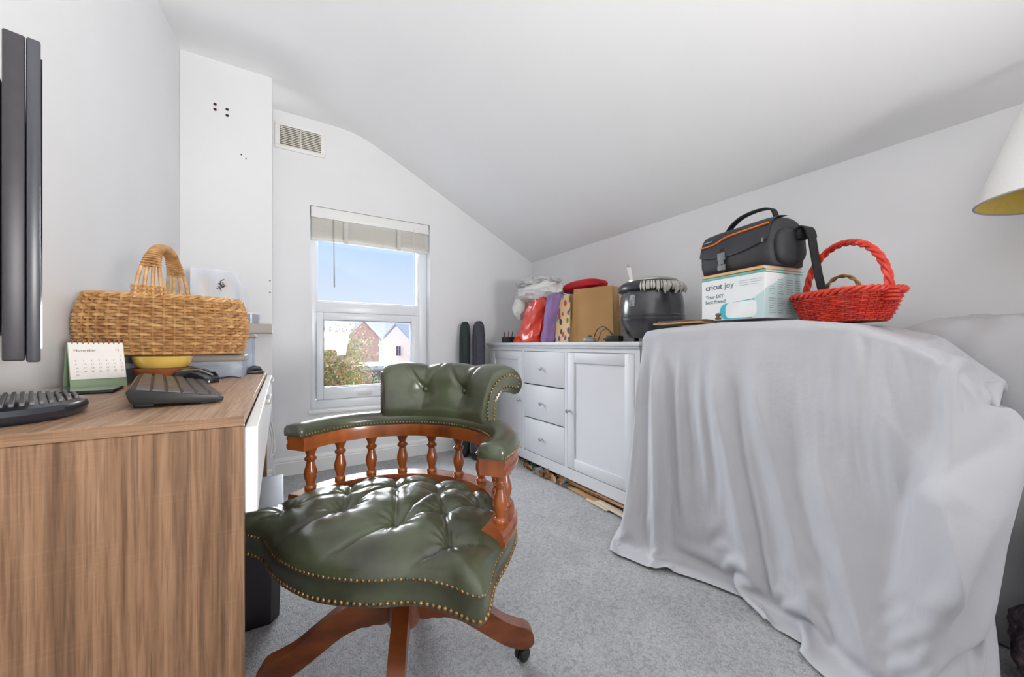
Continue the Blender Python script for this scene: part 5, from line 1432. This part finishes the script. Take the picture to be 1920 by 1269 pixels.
# ================================================================== things on the covered table
TB = 0.979
rb = math.atan2(-0.988, -0.157)
cbx = thing('craft_machine_box', 'white and teal cardboard box printed with a cutting machine', 'box', (1.635, 0.811, TB), rb)
BW, BD, BHt = 0.272, 0.220, 0.168
M_boxw = mat('box_white_print', (238, 240, 241), rough=0.45, var=0.015, scale=6)
M_boxt = mat('box_pale_teal', (196, 220, 220), rough=0.45, var=0.04, scale=6)
M_teal = mat('print_teal', (36, 184, 196), rough=0.45, var=0.03)
M_ink = mat('print_dark', (70, 74, 80), rough=0.5)
M_ink2 = mat('print_mid', (128, 140, 144), rough=0.5)
bm = new_bm(); box(bm, -BW / 2, BW / 2, -BD / 2, BD / 2, 0, BHt, 0.0015, 1); bxo = build('carton', bm, M_boxw, cbx)
FM = face_mtx((-BW / 2, -BD / 2 - 0.0006, 0), (1, 0, 0), (0, 0, 1))          # front face, x right, y up
SM = face_mtx((BW / 2 + 0.0006, -BD / 2, 0), (0, 1, 0), (0, 0, 1))           # right-hand face
bm = text_bm('cricut', 0.034, FM @ Matrix.Translation((0.020, 0.128, 0))); build('brand_word', bm, M_ink, cbx, smooth=False)
bm = text_bm('joy', 0.034, FM @ Matrix.Translation((0.108, 0.128, 0))); build('brand_word_thin', bm, M_ink2, cbx, smooth=False)
bm = text_bm('Your DIY', 0.0215, FM @ Matrix.Translation((0.020, 0.092, 0))); text_bm('best friend', 0.0215, FM @ Matrix.Translation((0.020, 0.071, 0)), bm); build('slogan', bm, mat('print_slate', (92, 118, 126), rough=0.5), cbx, smooth=False)
def flat(name, outline, m_, fm, h=0.0004, parent=cbx):
    b_ = new_bm(); prism(b_, outline, 0, h, 'z', mtx=fm); return build(name, b_, m_, parent, smooth=False)
# pale teal corner of the front face and the printed machine
flat('teal_corner', [(0.200, 0.0005), (BW - 0.001, 0.0005), (BW - 0.001, 0.100), (0.205, 0.062)], M_boxt, FM, 0.0003)
mach = [(0.118 + 0.030 * math.cos(a), 0.034 + 0.032 * math.sin(a)) for a in [PI / 2 + PI * k / 14 for k in range(15)]] + [(0.225, 0.002), (0.232, 0.075)]
flat('machine_picture', mach, M_teal, FM, 0.0005)
rnd = [(x0 + 0.020 * math.cos(a), y0 + 0.020 * math.sin(a)) for (x0, y0, a0) in ((0.222, 0.050, 0), (0.134, 0.047, PI / 2), (0.134, 0.026, PI), (0.222, 0.026, 1.5 * PI)) for a in [a0 + PI / 2 * k / 6 for k in range(7)]]
flat('machine_body_picture', rnd, mat('print_white', (246, 247, 247), rough=0.4), FM, 0.0008)
bm = new_bm()
for k in range(3): box(bm, 0.170, 0.262 - 0.02 * (k == 2), 0.146 - k * 0.0085, 0.1475 - k * 0.0085, 0, 0.0004, mtx=FM)
build('small_print', bm, mat('print_pale_grey', (188, 192, 194), rough=0.5), cbx, smooth=False)
flat('teal_side', [(0.001, 0.001), (BD - 0.001, 0.001), (BD - 0.001, BHt - 0.002), (0.13, BHt - 0.002), (0.001, 0.106)], M_boxt, SM, 0.0003)
bm = new_bm(); rr = random.Random(2)
for c in range(4):
    for k in range(15):
        if (c, k) in ((0, 13), (0, 14), (0, 12)) or k == 7: continue
        box(bm, 0.020 + c * 0.050, 0.020 + c * 0.050 + rr.uniform(0.024, 0.040), 0.018 + k * 0.0088, 0.0205 + k * 0.0088, 0, 0.0006, mtx=SM)
build('side_print', bm, mat('print_sage', (148, 172, 172), rough=0.5), cbx, smooth=False)

# two thin books between the box and the bag
for k, (c, z, w_, d_, h_, dx, rot, lab) in enumerate((((112, 196, 180), TB + BHt + 0.0006, 0.274, 0.216, 0.011, 0.0, 0.0, 'thin teal-edged book lying on the white and teal box'),
                                                ((238, 186, 128), TB + BHt + 0.0122, 0.270, 0.214, 0.012, -0.003, -0.02, 'thin orange-edged book directly under the camera bag'))):
    bk_ = thing('thin_book', lab, 'book', (1.635 + dx, 0.811, z), rb + rot)
    bm = new_bm(); box(bm, -w_ / 2, w_ / 2, -d_ / 2, d_ / 2, 0, 0.0018); box(bm, -w_ / 2, w_ / 2, -d_ / 2, d_ / 2, h_ - 0.0018, h_); box(bm, -w_ / 2, w_ / 2, -d_ / 2, -d_ / 2 + 0.002, 0, h_); build('cover', bm, mat('book_cover_%d' % k, c, rough=0.5, var=0.06), bk_, smooth=False)
    bm = new_bm(); box(bm, -w_ / 2 + 0.003, w_ / 2 - 0.003, -d_ / 2 + 0.003, d_ / 2 - 0.003, 0.002, h_ - 0.002); build('pages', bm, mat('pages', (232, 220, 208), rough=0.8, var=0.06, scale=200, stretch=(0.2, 0.2, 6)), bk_, smooth=False)

# camera bag
M_nyl = mat('black_nylon', (50, 50, 54), rough=0.62, var=0.12, scale=20, bump=0.25, bscale=700, bdist=0.0008)
M_nyl2 = mat('black_webbing', (26, 26, 28), rough=0.75, var=0.12, scale=60, bump=0.3, bscale=500, bdist=0.0008)
cb_ = thing('camera_bag', 'black camera bag with orange piping and a front buckle', 'bag', (1.640, 0.812, TB + BHt + 0.0246), rb + math.radians(-3))
side = [(-0.086, 0.0), (-0.104, 0.022), (-0.108, 0.070), (-0.098, 0.122), (-0.080, 0.160), (-0.045, 0.182), (0.010, 0.188), (0.060, 0.176), (0.090, 0.135), (0.098, 0.06), (0.088, 0.0)]
sc_ = [(p.x, p.y) for p in catmull([(a, b, 0) for a, b in side], 4)]
bm = new_bm(); rows = []
xs_ = [-0.158, -0.155, -0.146, -0.13, -0.08, 0.0, 0.08, 0.13, 0.146, 0.155, 0.158]
ks_ = [0.72, 0.84, 0.93, 0.98, 1.0, 1.0, 1.0, 0.98, 0.93, 0.84, 0.72]
for x, k in zip(xs_, ks_):
    rows.append([(x, p[0] * k, 0.09 + (p[1] - 0.09) * k if p[1] > 0.02 else p[1]) for p in sc_])
grid(bm, rows, closed_v=True, cap=True); body = build('body', bm, M_nyl, cb_, angle=60)
fr = [p for p in sc_ if p[0] < 0.02 and p[1] > 0.05]
bm = new_bm(); rows = []; rows_b = []
for i in range(17):
    x = -0.150 + 0.300 * i / 16; drop = 0.060 + 0.020 * (abs(x) / 0.15) ** 2.5 + 0.012 * (x > 0) * (x / 0.15)
    pr = [(p[0], p[1]) for p in fr if p[1] >= drop]
    pr = [pr[0]] + [pr[int(round(q * (len(pr) - 1) / 11))] for q in range(1, 12)]
    pr[0] = (np.interp(drop, [q[1] for q in fr[:14]], [q[0] for q in fr[:14]]), drop)
    k = 1.0 if abs(x) < 0.13 else 0.975
    rows.append([(x, q[0] * k - 0.0065, 0.003 + q[1] * (1 if k == 1 else 0.99)) for q in pr]); rows_b.append([(x, q[0] * k - 0.001, q[1]) for q in pr])
grid(bm, rows); grid(bm, [[a[0] for a in rows], [a[0] for a in rows_b]]); grid(bm, [rows[0], rows_b[0]]); grid(bm, [rows[-1], rows_b[-1]]); flap = build('flap', bm, M_nyl, cb_, angle=60)
def onflap(x, z): return (x, np.interp(z, [q[1] for q in fr[:20]], [q[0] for q in fr[:20]]) - 0.009, z + 0.003)
bm = new_bm(); tube(bm, catmull([onflap(-0.148, 0.122), onflap(-0.08, 0.124), onflap(-0.045, 0.136), onflap(0.0, 0.145), onflap(0.148, 0.150)], 6), 0.0036, 8); build('orange_piping', bm, mat('orange_trim', (240, 120, 30), rough=0.5, var=0.05), flap)
bm = new_bm(); a = Vector(onflap(-0.135, 0.138)); b_ = Vector(onflap(-0.135, 0.150)); fm = face_mtx(a + Vector((0, -0.001, 0)), (1, 0, 0), b_ - a); box(bm, 0, 0.042, 0, 0.0055, 0, 0.0008, mtx=fm); build('name_tab', bm, mat('grey_print', (170, 172, 176), rough=0.5, var=0.3, scale=300), flap, smooth=False)
M_buck = mat('buckle_grey', (128, 130, 136), rough=0.4)
bm = new_bm(); box(bm, -0.052, -0.020, -0.1195, -0.109, 0.052, 0.082, 0.002); box(bm, -0.047, -0.025, -0.1205, -0.110, 0.034, 0.054, 0.003); box(bm, -0.052, -0.020, -0.1195, -0.108, 0.010, 0.034, 0.003); build('buckle', bm, M_buck, cb_)
bm = new_bm(); box(bm, -0.046, -0.026, -0.1125, -0.106, 0.004, 0.10, 0.001); build('buckle_strap', bm, M_nyl2, cb_)
for s in (-1, 1):
    bm = new_bm(); blob(bm, (s * 0.160, -0.005, 0.068), (0.024, 0.075, 0.066), (32, 18), 0.03, 2.0, 1.0 + s, 0.001, 3.0); build('side_pocket', bm, M_nyl, cb_, angle=70)
bm = new_bm(); box(bm, 0.135, 0.142, -0.116, -0.1125, 0.082, 0.098, 0.001); build('zip_pull', bm, M_buck, cb_)
bm = new_bm(); ribbon(bm, catmull([(-0.098, -0.012, 0.184), (-0.070, -0.012, 0.214), (-0.02, -0.012, 0.236), (0.05, -0.012, 0.240), (0.102, -0.012, 0.226), (0.118, -0.012, 0.186)], 6), (0, 1, 0), 0.026, 0.006); build('top_handle', bm, M_nyl2, cb_, angle=50)
bm = new_bm(); box(bm, 0.178, 0.205, -0.010, 0.034, 0.088, 0.128, 0.008); build('strap_lug', bm, M_nyl2, cb_)
bm = new_bm(); ribbon(bm, catmull([(0.180, 0.012, 0.122), (0.205, 0.012, 0.132), (0.222, 0.012, 0.110), (0.232, 0.012, 0.05), (0.246, 0.012, -0.04), (0.262, 0.012, -0.125), (0.250, 0.02, -0.175), (0.21, 0.03, -0.186)], 6), (0, 1, 0), [0.050] * 15 + [0.040] * 14 + [0.022] * 14, 0.005); build('shoulder_strap', bm, M_nyl2, cb_, angle=50)

# red wicker basket with a small brown basket in it
R1 = mat('red_willow', (234, 74, 52), rough=0.4, var=0.12, scale=40, coat=0.2, rgb2=(196, 44, 30))
R2 = mat('red_willow_dark', (220, 60, 42), rough=0.45, var=0.15, scale=40, rgb2=(176, 36, 24))
R3 = mat('red_willow_floor', (150, 34, 24), rough=0.7, var=0.2, scale=60, bump=0.6, bscale=160)
rbk = thing('red_basket', 'red wicker basket with a tall braided hoop handle', 'basket', (1.622, 0.506, 0.952), math.atan2(-0.89, -0.45))
RH = 0.094
def sh2(phi, t):
    c, d = math.cos(phi), math.sin(phi); p = 3.0; f = (abs(c) ** p + abs(d) ** p) ** (-1 / p); s = 0.74 + 0.26 * t ** 0.8
    return 0.148 * s * c * f, 0.100 * s * d * f
wicker(rbk, (R1, R2, R3), sh2, RH, 38, 15, 0.0032, 0.0028, 0.0074)
bm = new_bm(); n_ = 90
for ph in range(3):
    pts = []
    for i in range(n_ + 1):
        a = PI * i / n_; c = Vector((-0.148 * math.cos(a), 0, RH - 0.03 + 0.205 * math.sin(a) ** 0.82)); w_ = i * 0.42 + ph * 2.094
        out_ = Vector((-math.cos(a), 0, math.sin(a))); pts.append(c + out_ * 0.0062 * math.cos(w_) + Vector((0, 1, 0)) * 0.0062 * math.sin(w_))
    tube(bm, pts, 0.0062, 7)
build('hoop_handle', bm, R1, rbk)
for s in (-1, 1):
    bm = new_bm()
    for q in range(4): tube(bm, [(s * 0.148 + 0.016 * math.cos(a), 0.018 * math.sin(a), RH - 0.030 + q * 0.011) for a in [2 * PI * k / 14 for k in range(14)]], 0.0048, 6, closed=True)
    build('handle_binding', bm, R2, rbk)
sbk = thing('small_wicker_basket', 'small brown wicker basket standing inside the red basket', 'basket', (1.630, 0.514, 0.9595), math.atan2(-0.89, -0.45))
def sh3(phi, t): return 0.072 * (0.8 + 0.2 * t) * math.cos(phi), 0.052 * (0.8 + 0.2 * t) * math.sin(phi)
W4 = mat('aged_willow', (178, 138, 84), rough=0.5, var=0.2, scale=45, rgb2=(122, 86, 48))
wicker(sbk, (W4, W4, W3), sh3, 0.055, 22, 10, 0.003, 0.002, 0.005)
bm = new_bm()
for ph in range(2):
    tube(bm, [(-0.072 * math.cos(PI * i / 40) + 0.0035 * math.cos(i * 0.6 + ph * PI) * -math.cos(PI * i / 40), 0.0035 * math.sin(i * 0.6 + ph * PI), 0.055 + (0.098 + 0.0035 * math.cos(i * 0.6 + ph * PI)) * math.sin(PI * i / 40) ** 0.8) for i in range(41)], 0.0038, 6)
build('hoop_handle', bm, W4, sbk)

# thin boards lying at the window end of the table
for k, (x, y, r_, w_, d_, z, c, lab) in enumerate(((1.530, 1.03, 1.50, 0.24, 0.13, 0.970, (196, 160, 116), 'thin tan board lying flat on the sheet by the kettle'), (1.520, 1.015, 1.62, 0.22, 0.10, 0.9775, (112, 86, 62), 'thin dark brown board on top of the tan board'))):
    bm = new_bm(); box(bm, -w_ / 2, w_ / 2, -d_ / 2, d_ / 2, 0, 0.007, 0.0015); o = build('thin_board', bm, mat('board_%d' % k, c, rough=0.6, var=0.12, scale=6, stretch=(1, 8, 8))); o.location = (x, y, z); o.rotation_euler = (0, 0, r_); tag(o, lab, 'board')
bm = new_bm(); lathe(bm, [(0.002, 0), (0.010, 0.0), (0.012, 0.004), (0.008, 0.009), (0.007, 0.013), (0.011, 0.017), (0.009, 0.023), (0.002, 0.025)], 18); o = build('wooden_knob', bm, mat('knob_wood', (120, 92, 60), rough=0.4, var=0.2, scale=40)); o.location = (1.468, 0.845, 0.9790); tag(o, 'small turned wooden knob at the foot of the printed box', 'knob')

# ------------------------------------------------------------------ bedding heap, garments and the lamp at the near right
M_bed = mat('bedding_cotton', (190, 190, 193), rough=0.85, var=0.03, scale=6, bump=0.35, bscale=14, bdist=0.008)
bd = thing('bedding_heap', 'heap of folded white bedding against the low wall', 'bedding', (1.885, 0.245, 0))
bm = new_bm(); blob(bm, (0, 0, 0.475), (0.145, 0.245, 0.49), (80, 60), 0.035, 2.6, 3.0, 0.003, 4.0, 0, 0.5); build('folded_duvet', bm, M_bed, bd, angle=80)
bm = new_bm(); blob(bm, (0.01, -0.27, 0.42), (0.125, 0.10, 0.42), (60, 44), 0.06, 2.8, 9.0, 0.003, 3.0, 0, 0.7); build('hanging_fold', bm, M_bed, bd, angle=80)
dk = new_bm(); blob(dk, (0, 0, 0.13), (0.105, 0.13, 0.135), (60, 34), 0.10, 2.0, 6.0, 0.003, 2.2, 0, 0.5)
def dark_floral():
    m = bpy.data.materials.new('dark_floral_cloth'); m.use_nodes = True
    t = m.node_tree; n = t.nodes; l = t.links; b = n['Principled BSDF']
    tc = n.new('ShaderNodeTexCoord'); ns = n.new('ShaderNodeTexNoise'); ns.inputs['Scale'].default_value = 22; ns.inputs['Distortion'].default_value = 2.5; l.new(tc.outputs['Object'], ns.inputs['Vector'])
    rp = n.new('ShaderNodeValToRGB'); el = rp.color_ramp.elements; el[0].position = 0.36; el[0].color = (*lin((52, 46, 54)), 1); el[1].position = 0.7; el[1].color = (*lin((150, 140, 142)), 1)
    q = el.new(0.5); q.color = (*lin((78, 66, 74)), 1); q = el.new(0.6); q.color = (*lin((112, 98, 98)), 1)
    l.new(ns.outputs['Color'], rp.inputs[0]); l.new(rp.outputs[0], b.inputs['Base Color']); b.inputs['Roughness'].default_value = 0.8
    return m
o = build('patterned_garment', dk, dark_floral(), angle=80); o.location = (1.625, 0.035, 0); tag(o, 'dark patterned garment heaped on the floor by the sheet', 'garment')
bm = new_bm(); blob(bm, (0, 0, 0.12), (0.08, 0.09, 0.13), (50, 30), 0.08, 2.4, 11.0, None, 2.6, 0, 0.6); o = build('beige_cloth', bm, mat('beige_cotton', (206, 190, 176), rough=0.85, var=0.06, scale=8, bump=0.3, bscale=20, bdist=0.006), angle=80); o.location = (1.63, 0.045, 0.268); tag(o, 'beige cloth bundled on top of the patterned garment', 'cloth')

lp_ = thing('floor_lamp', 'floor lamp with a white tapered shade, yellow inside', 'lamp', (1.90, -0.20, 0))
LX, LY = 1.808 - 1.90, 0.062 + 0.20
bm = new_bm()
R0, R1_, Z0, Z1 = 0.186, 0.088, 1.285, 1.585
lathe(bm, [(R0, Z0), (R1_, Z1), (R1_ + 0.0015, Z1 + 0.001), (R0 + 0.0018, Z0 + 0.0)], 72, (LX, LY, 0))
for f in [f for f in bm.faces if len(f.verts) > 4]: bm.faces.remove(f)
shd = build('shade', bm, mat('shade_white', (236, 235, 232), rough=0.8, var=0.02, scale=200), lp_, angle=60)
bm = new_bm(); lathe(bm, [(R0 - 0.0016, Z0 + 0.0015), (R1_ - 0.0016, Z1 - 0.001)], 72, (LX, LY, 0))
for f in [f for f in bm.faces if len(f.verts) > 4]: bm.faces.remove(f)
build('shade_lining', bm, mat('lining_yellow', (226, 196, 96), rough=0.7, var=0.04, scale=60), shd, angle=60)
bm = new_bm(); tube(bm, [(LX + R0 * math.cos(2 * PI * k / 64), LY + R0 * math.sin(2 * PI * k / 64), Z0) for k in range(64)], 0.003, 6, closed=True); build('shade_rim', bm, mat('rim_grey', (186, 182, 176), rough=0.7), shd)
M_lampm = mat('lamp_metal', (176, 178, 180), rough=0.3, metal=0.8)
bm = new_bm(); tube(bm, catmull([(0, 0, 0.02), (0, 0, 0.8), (0, 0, 1.45), (-0.02, 0.04, 1.60), (LX * 0.6, LY * 0.6, 1.66), (LX, LY, 1.62), (LX, LY, 1.50)], 8), 0.010, 12); build('pole', bm, M_lampm, lp_)
bm = new_bm(); lathe(bm, [(0.01, 0.0), (0.12, 0.0), (0.12, 0.012), (0.03, 0.02), (0.012, 0.03)], 40); build('base', bm, M_lampm, lp_)
bm = new_bm(); lathe(bm, [(0.004, 1.40), (0.022, 1.41), (0.030, 1.43), (0.022, 1.46), (0.014, 1.48), (0.014, 1.50)], 20, (LX, LY, 0)); build('bulb', bm, mat('bulb_white', (240, 240, 236), rough=0.3), lp_)
bm = new_bm()
for k in range(3): a = 2 * PI * k / 3; tube(bm, [(LX, LY, 1.52), (LX + (R1_ + 0.012) * math.cos(a), LY + (R1_ + 0.012) * math.sin(a), 1.545)], 0.002, 6)
build('shade_spider', bm, M_lampm, lp_)
